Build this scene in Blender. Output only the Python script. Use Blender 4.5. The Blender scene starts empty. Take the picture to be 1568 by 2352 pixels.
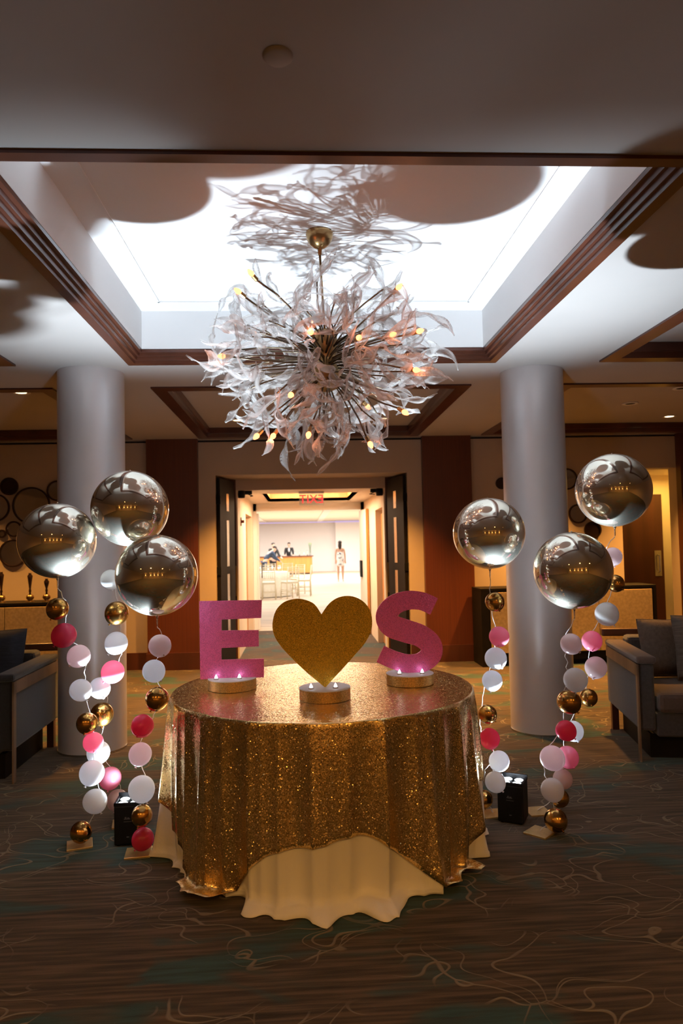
import bpy, bmesh, math, random
from mathutils import Vector, Matrix
random.seed(7)
PI = math.pi
C = bpy.context.scene.collection
scn = bpy.context.scene

# ------------------------------------------------------------------ camera
FPX = 1642.57
CF = Vector((0.05650, 0.99731, 0.04668)).normalized()
CR = Vector((0.99823, -0.05556, -0.02131)).normalized()
CU = CR.cross(CF).normalized()
CP = Vector((0, 0, 1.4915))
cam = bpy.data.cameras.new('camera')
cam.sensor_fit = 'VERTICAL'; cam.sensor_height = 36; cam.sensor_width = 24
cam.lens = FPX / 2352 * 36
cam.clip_end = 200
cam.dof.use_dof = True; cam.dof.focus_distance = 3.55; cam.dof.aperture_fstop = 3.2
camo = bpy.data.objects.new('camera', cam); C.objects.link(camo)
M = Matrix((CR, CU, -CF)).transposed().to_4x4(); M.translation = CP
camo.matrix_world = M
scn.camera = camo

def at(u, v, X=None, Y=None, Z=None):
    """photo pixel (1568x2352) -> point on the plane X, Y or Z = const"""
    d = CF + CR * ((u - 784) / FPX) + CU * ((1176 - v) / FPX)
    if X is not None: t = (X - CP.x) / d.x
    elif Y is not None: t = (Y - CP.y) / d.y
    else: t = (Z - CP.z) / d.z
    return CP + d * t

# ------------------------------------------------------------------ world, exposure
w = bpy.data.worlds.new('world'); scn.world = w; w.use_nodes = True
w.node_tree.nodes['Background'].inputs[0].default_value = (1.0, 0.72, 0.5, 1)
w.node_tree.nodes['Background'].inputs[1].default_value = 0.004
scn.view_settings.view_transform = 'Standard'; scn.view_settings.look = 'None'
scn.view_settings.gamma = 1; scn.view_settings.exposure = -0.22
scn.view_settings.use_curve_mapping = False

UPLIGHT_W = 800
SPILL_W = 46
DOWN_W = 800
FRONT_W = 185
AMBER = (1.0, 0.46, 0.09)
WARM = (1.0, 0.49, 0.11)

def light(name, kind, loc, energy, color, parent=None, rot=(0, 0, 0), **k):
    l = bpy.data.lights.new(name, kind); l.energy = energy; l.color = color
    for a, b in k.items(): setattr(l, a, b)
    o = bpy.data.objects.new(name, l); C.objects.link(o)
    o.location = loc; o.rotation_euler = rot; o.parent = parent
    return o

# the ballroom's ceiling lamps, the vestibule's lit coffer, the alcove's lamp
light('ballroom_lamp', 'AREA', (0, 34, 2.88), 2100, (1, 0.93, 0.86), shape='RECTANGLE', size=10, size_y=10)
light('ballroom_lamp', 'AREA', (0, 21, 2.88), 650, (1, 0.93, 0.86), shape='RECTANGLE', size=8, size_y=8)
light('vestibule_lamp', 'AREA', (0.14, 11.4, 2.48), 150, (1, 0.70, 0.42), shape='RECTANGLE', size=1.3, size_y=1.4)
light('alcove_lamp', 'AREA', (5.15, 9.72, 2.36), 13, (1, 0.62, 0.12), shape='RECTANGLE', size=.5, size_y=.3)

# ------------------------------------------------------------------ materials
MATS = {}
def nodes(name):
    m = bpy.data.materials.new(name); m.use_nodes = True
    n = m.node_tree.nodes; l = m.node_tree.links
    MATS[name] = m
    return m, n, l, n['Principled BSDF']
def mat(name, col, rough=.5, metal=0, noise=None, bump=0, bscale=60, spec=None, emit=None, estr=0, sheen=0, stretch=(1, 1, 1)):
    """noise=(scale, amount): albedo grain; bump/bscale: fine relief"""
    m, n, l, p = nodes(name)
    p.inputs['Base Color'].default_value = (*col, 1)
    p.inputs['Roughness'].default_value = rough; p.inputs['Metallic'].default_value = metal
    if spec is not None: p.inputs['Specular IOR Level'].default_value = spec
    if emit: p.inputs['Emission Color'].default_value = (*emit, 1); p.inputs['Emission Strength'].default_value = estr
    if sheen: p.inputs['Sheen Weight'].default_value = sheen
    tc = n.new('ShaderNodeTexCoord'); mp = n.new('ShaderNodeMapping'); mp.inputs['Scale'].default_value = stretch
    l.new(tc.outputs['Object'], mp.inputs['Vector'])
    if noise:
        t = n.new('ShaderNodeTexNoise'); t.inputs['Scale'].default_value = noise[0]; t.inputs['Detail'].default_value = 5
        l.new(mp.outputs[0], t.inputs['Vector'])
        mr = n.new('ShaderNodeMapRange'); mr.inputs[1].default_value = .3; mr.inputs[2].default_value = .7
        mr.inputs[3].default_value = 1 - noise[1]; mr.inputs[4].default_value = 1 + noise[1]
        l.new(t.outputs['Fac'], mr.inputs[0])
        mx = n.new('ShaderNodeMix'); mx.data_type = 'RGBA'; mx.blend_type = 'MULTIPLY'; mx.inputs['Factor'].default_value = 1
        mx.inputs['A'].default_value = (*col, 1); l.new(mr.outputs[0], mx.inputs['B'])
        l.new(mx.outputs['Result'], p.inputs['Base Color'])
    if bump:
        t2 = n.new('ShaderNodeTexNoise'); t2.inputs['Scale'].default_value = bscale
        l.new(mp.outputs[0], t2.inputs['Vector'])
        b = n.new('ShaderNodeBump'); b.inputs['Strength'].default_value = bump; b.inputs['Distance'].default_value = .01
        l.new(t2.outputs['Fac'], b.inputs['Height']); l.new(b.outputs[0], p.inputs['Normal'])
    return m
def emit(name, col, s):
    m, n, l, p = nodes(name); n.remove(p)
    e = n.new('ShaderNodeEmission'); e.inputs[0].default_value = (*col, 1); e.inputs[1].default_value = s
    l.new(e.outputs[0], n['Material Output'].inputs[0])
    return m
def glitter(name, col, scale, amount, rough, metal, tint=.25):
    """flake / sequin surface: every cell tilts its own way"""
    m, n, l, p = nodes(name)
    tc = n.new('ShaderNodeTexCoord')
    v = n.new('ShaderNodeTexVoronoi'); v.inputs['Scale'].default_value = scale
    l.new(tc.outputs['Object'], v.inputs['Vector'])
    s = n.new('ShaderNodeVectorMath'); s.operation = 'SUBTRACT'; s.inputs[1].default_value = (.5, .5, .5)
    l.new(v.outputs['Color'], s.inputs[0])
    s2 = n.new('ShaderNodeVectorMath'); s2.operation = 'SCALE'; s2.inputs['Scale'].default_value = amount
    l.new(s.outputs[0], s2.inputs[0])
    wn = n.new('ShaderNodeTexWhiteNoise'); wn.noise_dimensions = '3D'; l.new(v.outputs['Color'], wn.inputs['Vector'])
    pw = n.new('ShaderNodeMath'); pw.operation = 'POWER'; pw.inputs[1].default_value = 8; l.new(wn.outputs['Value'], pw.inputs[0])
    ma = n.new('ShaderNodeMath'); ma.operation = 'MULTIPLY_ADD'; ma.inputs[1].default_value = 4.0; ma.inputs[2].default_value = .32; l.new(pw.outputs[0], ma.inputs[0])
    s3 = n.new('ShaderNodeVectorMath'); s3.operation = 'SCALE'; l.new(s2.outputs[0], s3.inputs[0]); l.new(ma.outputs[0], s3.inputs['Scale'])
    g = n.new('ShaderNodeNewGeometry')
    a = n.new('ShaderNodeVectorMath'); a.operation = 'ADD'
    l.new(g.outputs['Normal'], a.inputs[0]); l.new(s3.outputs[0], a.inputs[1])
    nn = n.new('ShaderNodeVectorMath'); nn.operation = 'NORMALIZE'; l.new(a.outputs[0], nn.inputs[0])
    l.new(nn.outputs[0], p.inputs['Normal'])
    sep = n.new('ShaderNodeSeparateColor'); l.new(v.outputs['Color'], sep.inputs[0])
    mr = n.new('ShaderNodeMapRange'); mr.inputs[3].default_value = 1 - tint; mr.inputs[4].default_value = 1 + tint
    l.new(sep.outputs[2], mr.inputs[0])
    mx = n.new('ShaderNodeMix'); mx.data_type = 'RGBA'; mx.blend_type = 'MULTIPLY'; mx.inputs['Factor'].default_value = 1
    mx.inputs['A'].default_value = (*col, 1); l.new(mr.outputs[0], mx.inputs['B'])
    l.new(mx.outputs['Result'], p.inputs['Base Color'])
    p.inputs['Roughness'].default_value = rough; p.inputs['Metallic'].default_value = metal
    return m

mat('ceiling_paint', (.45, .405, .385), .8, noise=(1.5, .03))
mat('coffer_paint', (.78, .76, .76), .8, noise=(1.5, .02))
mat('wall_paint', (.47, .36, .28), .75, noise=(2, .05), bump=.05, bscale=90)
mat('dark_wood', (.075, .021, .012), .32, noise=(5, .35), stretch=(1, 1, .12))
mat('trim_wood', (.085, .026, .015), .30, noise=(4, .3))
mat('panel_wood', (.10, .022, .006), .42, noise=(26, .22), stretch=(6, 6, .05))
mat('column_paint', (.66, .62, .63), .34, metal=.30, noise=(3, .03))
mat('vestibule_paint', (.80, .66, .50), .6, noise=(2, .03))
mat('orange_wood', (.55, .22, .05), .45, noise=(12, .15), stretch=(1, 1, .1))
mat('ball_wall', (.80, .77, .76), .8, noise=(.5, .02))
mat('ball_ceiling', (.82, .74, .62), .8, noise=(.5, .03))
mat('ball_floor', (.50, .40, .30), .6, noise=(1.2, .2), stretch=(.6, 3, 1))
mat('white_paint', (.80, .76, .72), .5, noise=(3, .03))
mat('brass', (.42, .27, .12), .30, metal=1, noise=(8, .15))
mat('rod_brass', (.20, .15, .10), .35, metal=1, noise=(20, .2))
mat('black_plastic', (.004, .004, .005), .55, noise=(30, .1), spec=.2)
mat('black_wood', (.010, .007, .006), .6, noise=(9, .2), spec=.15)
mat('cream_panel', (.46, .33, .19), .6, noise=(34, .18))
mat('white_cloth', (.83, .79, .74), .85, noise=(3, .02), bump=.06, bscale=140, sheen=.2)
mat('sofa_dark', (.018, .017, .021), .9, noise=(60, .2), bump=.3, bscale=300, sheen=.3)
mat('sofa_taupe', (.055, .047, .048), .9, noise=(60, .2), bump=.3, bscale=300, sheen=.3)
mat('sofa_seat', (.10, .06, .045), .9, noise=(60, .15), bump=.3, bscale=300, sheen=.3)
mat('sofa_wood', (.22, .14, .09), .35, noise=(8, .25), stretch=(1, 1, .1))
mat('pillow_navy', (.02, .022, .032), .9, noise=(14, .3), stretch=(1, 1, 6), bump=.3, bscale=200)
mat('pillow_taupe', (.13, .10, .08), .9, noise=(10, .35), stretch=(1, 1, 9), bump=.3, bscale=200)
mat('pillow_brown', (.12, .085, .065), .9, noise=(40, .2), bump=.3, bscale=200)
mat('pillow_teal', (.05, .085, .095), .9, noise=(11, .4), bump=.3, bscale=200)
mat('mirror', (.80, .76, .70), .04, metal=1, noise=(2, .03))
mat('mirror_frame', (.030, .012, .008), .4, metal=.4, noise=(30, .2))
mat('orb_chrome', (.86, .81, .69), .12, metal=1, noise=(2, .04))
def orb_haze():
    m = MATS['orb_chrome']; n = m.node_tree.nodes; l = m.node_tree.links; p = n['Principled BSDF']
    g = n.new('ShaderNodeBsdfGlossy'); g.inputs['Roughness'].default_value = .5; g.inputs['Color'].default_value = (.88, .84, .74, 1)
    p.inputs['Roughness'].default_value = .05
    ms = n.new('ShaderNodeMixShader'); ms.inputs[0].default_value = .20
    l.new(p.outputs[0], ms.inputs[1]); l.new(g.outputs[0], ms.inputs[2]); l.new(ms.outputs[0], n['Material Output'].inputs[0])
orb_haze()
mat('gold_chrome', (.55, .30, .085), .20, metal=1, noise=(3, .05))
mat('gold_card', (.62, .44, .20), .35, metal=.6, noise=(40, .1))
mat('weight_edge', (.75, .65, .5), .4, metal=.4, noise=(40, .1))
mat('white_board', (.80, .78, .80), .6, noise=(20, .03))
mat('ribbon_white', (.75, .72, .72), .35, noise=(20, .05))
mat('skin_tone', (.62, .38, .28), .55, noise=(20, .05))
mat('hair_dark', (.025, .015, .012), .5, noise=(40, .3))
mat('cloth_navy', (.035, .06, .11), .8, noise=(20, .2))
mat('cloth_black', (.012, .012, .014), .8, noise=(20, .2))
mat('cloth_shirt', (.75, .74, .72), .8, noise=(20, .05))
mat('chair_ivory', (.72, .64, .46), .4, noise=(12, .08))
mat('cushion_ivory', (.76, .70, .58), .8, noise=(20, .06))
mat('leaf_green', (.12, .22, .06), .6, noise=(20, .3))
mat('clear_glass', (.85, .9, .88), .06, noise=(5, .02))
MATS['clear_glass'].node_tree.nodes['Principled BSDF'].inputs['Transmission Weight'].default_value = .85
mat('steel', (.55, .54, .53), .25, metal=1, noise=(20, .08))
mat('grey_print', (.10, .10, .10), .6, noise=(40, .1))
mat('red_device', (.22, .03, .02), .5, noise=(20, .1))
mat('eye_dark', (.02, .015, .012), .3, noise=(20, .1))
mat('floral', (.80, .78, .78), .8)
emit('lamp_warm', (1, .66, .34), 9)
emit('bulb_glow', (1, .20, .07), 8)
emit('led_white', (.80, .88, 1), 10)
emit('led_lens', (.82, .92, 1), 14)
emit('cove_violet', (.80, .60, 1), 1.0)
emit('fill_sconce_shade', (1, .55, .16), 14)
emit('cove_warm', (1, .92, .80), 3.2)
emit('exit_red', (1, .05, .045), 1.8)
glitter('sequin_gold', (.91, .65, .28), 250, .50, .26, .95, .15)
glitter('glitter_pink', (.95, .17, .46), 420, .55, .36, .30, .25)
glitter('glitter_gold', (.80, .50, .05), 420, .9, .36, .65, .35)
glitter('glitter_band', (.75, .48, .18), 420, .6, .36, .8, .3)

def balloon_mat(name, col, trans=.48):
    m, n, l, p = nodes(name)
    p.inputs['Roughness'].default_value = .22
    tc = n.new('ShaderNodeTexCoord'); t = n.new('ShaderNodeTexNoise'); t.inputs['Scale'].default_value = 18
    l.new(tc.outputs['Object'], t.inputs['Vector'])
    mx = n.new('ShaderNodeMix'); mx.data_type = 'RGBA'
    mx.inputs['A'].default_value = (*col, 1); mx.inputs['B'].default_value = (*[c * .93 for c in col], 1)
    l.new(t.outputs['Fac'], mx.inputs['Factor']); l.new(mx.outputs['Result'], p.inputs['Base Color'])
    tr = n.new('ShaderNodeBsdfTranslucent'); l.new(mx.outputs['Result'], tr.inputs['Color'])
    ms = n.new('ShaderNodeMixShader'); ms.inputs[0].default_value = trans
    l.new(p.outputs[0], ms.inputs[1]); l.new(tr.outputs[0], ms.inputs[2])
    l.new(ms.outputs[0], n['Material Output'].inputs[0])
    return m
balloon_mat('latex_white', (.84, .83, .86)); balloon_mat('latex_blush', (.82, .66, .68))
balloon_mat('latex_pink', (.86, .30, .42)); balloon_mat('latex_hot', (.72, .07, .17))

def ribbon_glass():
    m, n, l, p = nodes('ribbon_glass')
    p.inputs['Base Color'].default_value = (.93, .90, .88, 1); p.inputs['Roughness'].default_value = .12
    p.inputs['Specular IOR Level'].default_value = .8
    tr = n.new('ShaderNodeBsdfTranslucent'); tr.inputs['Color'].default_value = (.93, .90, .88, 1)
    tp = n.new('ShaderNodeBsdfTransparent'); tp.inputs['Color'].default_value = (.97, .97, .97, 1)
    a = n.new('ShaderNodeMixShader'); a.inputs[0].default_value = .55
    l.new(p.outputs[0], a.inputs[1]); l.new(tr.outputs[0], a.inputs[2])
    lw = n.new('ShaderNodeLayerWeight'); lw.inputs['Blend'].default_value = .35
    tc = n.new('ShaderNodeTexCoord'); t = n.new('ShaderNodeTexNoise'); t.inputs['Scale'].default_value = 14
    l.new(tc.outputs['Object'], t.inputs['Vector'])
    ad = n.new('ShaderNodeMath'); ad.operation = 'MULTIPLY_ADD'; ad.inputs[1].default_value = .20; ad.inputs[2].default_value = .0
    l.new(t.outputs['Fac'], ad.inputs[0])
    ad2 = n.new('ShaderNodeMath'); ad2.operation = 'MULTIPLY_ADD'; ad2.inputs[1].default_value = .55; ad2.use_clamp = True
    l.new(lw.outputs['Facing'], ad2.inputs[0]); l.new(ad.outputs[0], ad2.inputs[2])
    b = n.new('ShaderNodeMixShader'); l.new(ad2.outputs[0], b.inputs[0])
    l.new(tp.outputs[0], b.inputs[1]); l.new(a.outputs[0], b.inputs[2])
    l.new(b.outputs[0], n['Material Output'].inputs[0])
ribbon_glass()

def carpet():
    m, n, l, p = nodes('carpet')
    tc = n.new('ShaderNodeTexCoord')
    def mapped(s):
        mp = n.new('ShaderNodeMapping'); mp.inputs['Scale'].default_value = s
        l.new(tc.outputs['Object'], mp.inputs['Vector']); return mp.outputs[0]
    def noise(s, sc, det=4, dist=0):
        t = n.new('ShaderNodeTexNoise'); t.inputs['Scale'].default_value = sc; t.inputs['Detail'].default_value = det
        t.inputs['Distortion'].default_value = dist; l.new(mapped(s), t.inputs['Vector']); return t.outputs['Fac']
    def ramp(f, pts):
        r = n.new('ShaderNodeValToRGB'); e = r.color_ramp.elements
        while len(e) < len(pts): e.new(.5)
        for i, (x, c) in enumerate(pts): e[i].position = x; e[i].color = (*c, 1)
        l.new(f, r.inputs[0]); return r.outputs[0]
    def mix(f, a, b, t='MIX'):
        x = n.new('ShaderNodeMix'); x.data_type = 'RGBA'; x.blend_type = t
        if isinstance(f, float): x.inputs['Factor'].default_value = f
        else: l.new(f, x.inputs['Factor'])
        l.new(a, x.inputs['A']); l.new(b, x.inputs['B']); return x.outputs['Result']
    streak = ramp(noise((1.2, 22, 1), 2.2, 6), [(.33, (.016, .010, .007)), (.5, (.050, .032, .020)), (.68, (.105, .068, .043))])
    teal = ramp(noise((1.5, 18, 1), 2.4, 5), [(.35, (.010, .026, .025)), (.65, (.024, .066, .062))])
    tm = ramp(noise((.9, 2.0, 1), 1.3, 3, .6), [(.54, (0, 0, 0)), (.60, (1, 1, 1))])
    base = mix(tm, streak, teal)
    def outline(sc, warp, wd, off):
        t = n.new('ShaderNodeTexNoise'); t.inputs['Scale'].default_value = 2.6; t.inputs['Detail'].default_value = 1
        l.new(mapped((1, 1.3, 1)), t.inputs['Vector'])
        sb_ = n.new('ShaderNodeVectorMath'); sb_.operation = 'MULTIPLY_ADD'; sb_.inputs[1].default_value = (warp, warp, 0)
        l.new(t.outputs['Color'], sb_.inputs[0]); l.new(mapped((1, 1.45, 1)), sb_.inputs[2])
        ad_ = n.new('ShaderNodeVectorMath'); ad_.operation = 'ADD'; ad_.inputs[1].default_value = off; l.new(sb_.outputs[0], ad_.inputs[0])
        v_ = n.new('ShaderNodeTexVoronoi'); v_.feature = 'DISTANCE_TO_EDGE'; v_.voronoi_dimensions = '2D'; v_.inputs['Scale'].default_value = sc
        l.new(ad_.outputs[0], v_.inputs['Vector'])
        r = n.new('ShaderNodeMapRange'); r.inputs[1].default_value = wd * .45; r.inputs[2].default_value = wd
        r.inputs[3].default_value = 1; r.inputs[4].default_value = 0; l.new(v_.outputs['Distance'], r.inputs[0]); return r.outputs[0]
    c1 = outline(2.7, 1.0, .022, (0, 0, 0)); c2 = outline(1.9, 1.5, .015, (3.3, 1.7, 0))
    mxx = n.new('ShaderNodeMath'); mxx.operation = 'MAXIMUM'; l.new(c1, mxx.inputs[0]); l.new(c2, mxx.inputs[1])
    brk = n.new('ShaderNodeMapRange'); brk.inputs[1].default_value = .47; brk.inputs[2].default_value = .53
    l.new(noise((1, 1, 1), 1.7, 2), brk.inputs[0])
    ml = n.new('ShaderNodeMath'); ml.operation = 'MULTIPLY'; l.new(mxx.outputs[0], ml.inputs[0]); l.new(brk.outputs[0], ml.inputs[1])
    tan = n.new('ShaderNodeRGB'); tan.outputs[0].default_value = (.15, .115, .078, 1)
    col = mix(ml.outputs[0], base, tan.outputs[0])
    l.new(col, p.inputs['Base Color']); p.inputs['Roughness'].default_value = .9; p.inputs['Specular IOR Level'].default_value = .15
    p.inputs['Sheen Weight'].default_value = .15
    h = n.new('ShaderNodeMath'); h.operation = 'MULTIPLY_ADD'; h.inputs[1].default_value = .25
    l.new(noise((1, 1, 1), 260, 2), h.inputs[0]); l.new(ml.outputs[0], h.inputs[2])
    bp = n.new('ShaderNodeBump'); bp.inputs['Strength'].default_value = .5; bp.inputs['Distance'].default_value = .008
    l.new(h.outputs[0], bp.inputs['Height']); l.new(bp.outputs[0], p.inputs['Normal'])
carpet()
def floral():
    m = MATS['floral']; n = m.node_tree.nodes; l = m.node_tree.links; p = n['Principled BSDF']
    tc = n.new('ShaderNodeTexCoord'); v = n.new('ShaderNodeTexNoise'); v.inputs['Scale'].default_value = 8
    l.new(tc.outputs['Object'], v.inputs['Vector'])
    r = n.new('ShaderNodeValToRGB'); e = r.color_ramp.elements
    e[0].position = .54; e[0].color = (.82, .80, .80, 1); e[1].position = .60; e[1].color = (.10, .13, .22, 1)
    l.new(v.outputs['Fac'], r.inputs[0]); l.new(r.outputs[0], p.inputs['Base Color'])
floral()

# ------------------------------------------------------------------ mesh helpers
class MB:
    def __init__(s): s.v = []; s.f = []
    def add(s, v, f):
        o = len(s.v); s.v += [tuple(x) for x in v]; s.f += [tuple(i + o for i in q) for q in f]; return s
    def box(s, x0, x1, y0, y1, z0, z1, M=None):
        v = [Vector((x, y, z)) for x in (x0, x1) for y in (y0, y1) for z in (z0, z1)]
        if M: v = [M @ q for q in v]
        return s.add(v, [(0, 1, 3, 2), (4, 6, 7, 5), (0, 4, 5, 1), (2, 3, 7, 6), (0, 2, 6, 4), (1, 5, 7, 3)])
    def lathe(s, prof, n=24, c=(0, 0, 0), cap=True, M=None):
        v = []; k = len(prof)
        for i in range(n):
            a = 2 * PI * i / n
            for r, z in prof:
                q = Vector((r * math.cos(a), r * math.sin(a), z))
                if M: q = M @ q
                v.append(q + Vector(c))
        f = [(i * k + j, ((i + 1) % n) * k + j, ((i + 1) % n) * k + j + 1, i * k + j + 1) for i in range(n) for j in range(k - 1)]
        if cap:
            f.append(tuple(i * k for i in range(n))[::-1]); f.append(tuple(i * k + k - 1 for i in range(n)))
        return s.add(v, f)
    def tube(s, pts, r, n=6, cap=True):
        pts = [Vector(p) for p in pts]; v = []; m = len(pts)
        rr = r if isinstance(r, (list, tuple)) else [r] * m
        up = Vector((0, 0, 1))
        for i, p in enumerate(pts):
            t = (pts[min(i + 1, m - 1)] - pts[max(i - 1, 0)])
            t = t.normalized() if t.length > 1e-9 else up
            a = t.cross(up if abs(t.z) < .95 else Vector((1, 0, 0))).normalized(); b = t.cross(a)
            for k in range(n):
                g = 2 * PI * k / n
                v.append(p + (a * math.cos(g) + b * math.sin(g)) * rr[i])
        f = [(i * n + k, i * n + (k + 1) % n, (i + 1) * n + (k + 1) % n, (i + 1) * n + k) for i in range(m - 1) for k in range(n)]
        if cap: f += [tuple(range(n))[::-1], tuple((m - 1) * n + k for k in range(n))]
        return s.add(v, f)
    def prism(s, poly, off):
        """poly: 3D outline, off: thickness vector"""
        n = len(poly); off = Vector(off); v = [Vector(p) for p in poly] + [Vector(p) + off for p in poly]
        return s.add(v, [tuple(range(n)), tuple(range(2 * n - 1, n - 1, -1))] + [(i, i + n, (i + 1) % n + n, (i + 1) % n) for i in range(n)])
    def sphere(s, c, r, nu=24, nv=14, sc=(1, 1, 1), M=None):
        v = []; c = Vector(c)
        for j in range(1, nv):
            b = PI * j / nv
            for i in range(nu):
                a = 2 * PI * i / nu
                q = Vector((r * sc[0] * math.sin(b) * math.cos(a), r * sc[1] * math.sin(b) * math.sin(a), r * sc[2] * math.cos(b)))
                if M: q = M @ q
                v.append(c + q)
        t = Vector((0, 0, r * sc[2])); bt = Vector((0, 0, -r * sc[2]))
        if M: t = M @ t; bt = M @ bt
        v += [c + t, c + bt]; T = len(v) - 2
        f = [(j * nu + i, (j + 1) * nu + i, (j + 1) * nu + (i + 1) % nu, j * nu + (i + 1) % nu) for j in range(nv - 2) for i in range(nu)]
        f += [(T, i, (i + 1) % nu) for i in range(nu)] + [(T + 1, (nv - 2) * nu + (i + 1) % nu, (nv - 2) * nu + i) for i in range(nu)]
        return s.add(v, f)
    def mesh(s, name, smooth=False):
        m = bpy.data.meshes.new(name); m.from_pydata(s.v, [], s.f); m.validate()
        bm = bmesh.new(); bm.from_mesh(m); bmesh.ops.recalc_face_normals(bm, faces=bm.faces); bm.to_mesh(m); bm.free()
        if smooth: m.polygons.foreach_set('use_smooth', [True] * len(m.polygons))
        return m

def obj(name, mb, material, parent=None, smooth=False, loc=None, bevel=0, auto=None):
    me = mb.mesh(name, smooth) if isinstance(mb, MB) else mb
    if not me.materials: me.materials.append(MATS[material])
    o = bpy.data.objects.new(name, me); C.objects.link(o)
    if parent: o.parent = parent
    if loc is not None: o.location = loc
    if bevel:
        b = o.modifiers.new('bevel', 'BEVEL'); b.width = bevel; b.segments = 2; b.limit_method = 'ANGLE'; b.angle_limit = .7
    if auto: me.set_sharp_from_angle(angle=auto)
    return o
def tag(o, label, cat, group=None):
    o['label'] = label; o['category'] = cat
    if group: o['group'] = group
    return o
def thing(name, label, cat, loc=(0, 0, 0), rz=0, group=None):
    o = bpy.data.objects.new(name, None); C.objects.link(o)
    o.empty_display_size = .1
    o.location = loc; o.rotation_euler = (0, 0, rz)
    return tag(o, label, cat, group)
def struct(name, mb, material, label=None, smooth=False, auto=None):
    o = obj(name, mb, material, None, smooth, auto=auto); o['kind'] = 'structure'
    if label: o['label'] = label
    return o
def part_label(o, t): o['label'] = t; return o
def copy_tree(o, parent=None):
    c = o.copy(); C.objects.link(c); c.parent = parent
    for ch in [x for x in o.children]: copy_tree(ch, c)
    return c
def text_mesh(txt, size, depth=.002):
    cu = bpy.data.curves.new('lettering', 'FONT'); cu.body = txt; cu.size = size; cu.extrude = depth
    cu.align_x = 'CENTER'; cu.align_y = 'CENTER'
    o = bpy.data.objects.new('lettering', cu); C.objects.link(o)
    dg = bpy.context.evaluated_depsgraph_get(); dg.update()
    me = bpy.data.meshes.new_from_object(o.evaluated_get(dg)); bpy.data.objects.remove(o)
    me.materials.clear()
    return me

# ------------------------------------------------------------------ setting
YB = 9.11; ZC = 2.867; AX = .14
XL, XR, YF = -6.6, 6.0, -7.0
struct('floor', MB().box(XL, XR, YF, YB + .35, -.06, 0).box(4.12, 5.58, YB + .35, YB + 1.16, -.06, 0), 'carpet')
fl2 = struct('floor_vestibule', MB().box(-1.3, 1.6, YB + .35, 12.9, -.06, 0), 'carpet')
struct('floor_ballroom', MB().box(-14, 14, 12.9, 42.3, -.06, 0), 'ball_floor')

# ceiling with recessed coffers
cofX = [(-4.81, -2.07), (-1.248, 1.494), (2.31, 5.05)]
cofY = [(2.44, 5.306), (6.083, 8.93)]
TOP = {(1, 0): 3.22}
mb = MB()
xs = [XL] + [x for c in cofX for x in c] + [XR]; ys = [YF] + [y for c in cofY for y in c] + [YB + .2]
for j in range(0, len(ys) - 1):
    if j % 2 == 0: mb.box(XL, XR, ys[j], ys[j + 1], ZC, ZC + .5)
    else:
        for i in range(0, len(xs) - 1, 2): mb.box(xs[i], xs[i + 1], ys[j], ys[j + 1], ZC, ZC + .5)
struct('ceiling', mb, 'ceiling_paint')
k = 0
for i, (x0, x1) in enumerate(cofX):
    for j, (y0, y1) in enumerate(cofY):
        zt = TOP.get((i, j), ZC + .10)
        # stepped wooden frame, mitred round the opening
        if (i, j) == (1, 0):
            prof = [(-.004, .002), (-.004, -.014), (.052, -.014), (.056, .006), (.074, .006), (.078, .030), (.094, .030), (.098, .052), (.120, .052), (.120, .075), (.02, .075)]
        else:
            prof = [(-.004, .002), (-.004, -.014), (.115, -.014), (.12, .03), (.15, .03), (.15, .098), (.02, .098)]
        v = []; n = len(prof)
        for cx, cy, sx, sy in ((x0, y0, 1, 1), (x1, y0, -1, 1), (x1, y1, -1, -1), (x0, y1, 1, -1)):
            v += [(cx + sx * o, cy + sy * o, ZC + z) for o, z in prof]
        f = [(c * n + a, c * n + (a + 1) % n, ((c + 1) % 4) * n + (a + 1) % n, ((c + 1) % 4) * n + a) for c in range(4) for a in range(n)]
        k += 1
        struct('trim_%d' % k, MB().add(v, f), 'trim_wood')
        m2 = MB(); e = prof[-2][0] if (i, j) == (1, 0) else .15
        m2.box(x0, x1, y0, y1, zt, zt + .03)
        if zt > ZC + .12:
            z0 = ZC + .072; t = .02
            m2.box(x0 + .1, x0 + .12, y0 + .12, y1 - .12, z0, zt); m2.box(x1 - .12, x1 - .1, y0 + .12, y1 - .12, z0, zt)
            m2.box(x0 + .1, x1 - .1, y0 + .1, y0 + .12, z0, zt); m2.box(x0 + .1, x1 - .1, y1 - .12, y1 - .1, z0, zt)
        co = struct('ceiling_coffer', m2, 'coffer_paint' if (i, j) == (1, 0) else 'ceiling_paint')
# fine bead moulding on the tall coffer's ceiling
k += 1
m2 = MB(); a0, a1, b0, b1, t, zt = -.972, 1.232, 2.75, 4.99, .014, 3.22
for q in ((a0, a1, b0, b0 + t), (a0, a1, b1 - t, b1), (a0, a0 + t, b0, b1), (a1 - t, a1, b0, b1)): m2.box(*q, zt - .007, zt + .001)
struct('trim_%d' % k, m2, 'coffer_paint')

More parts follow.
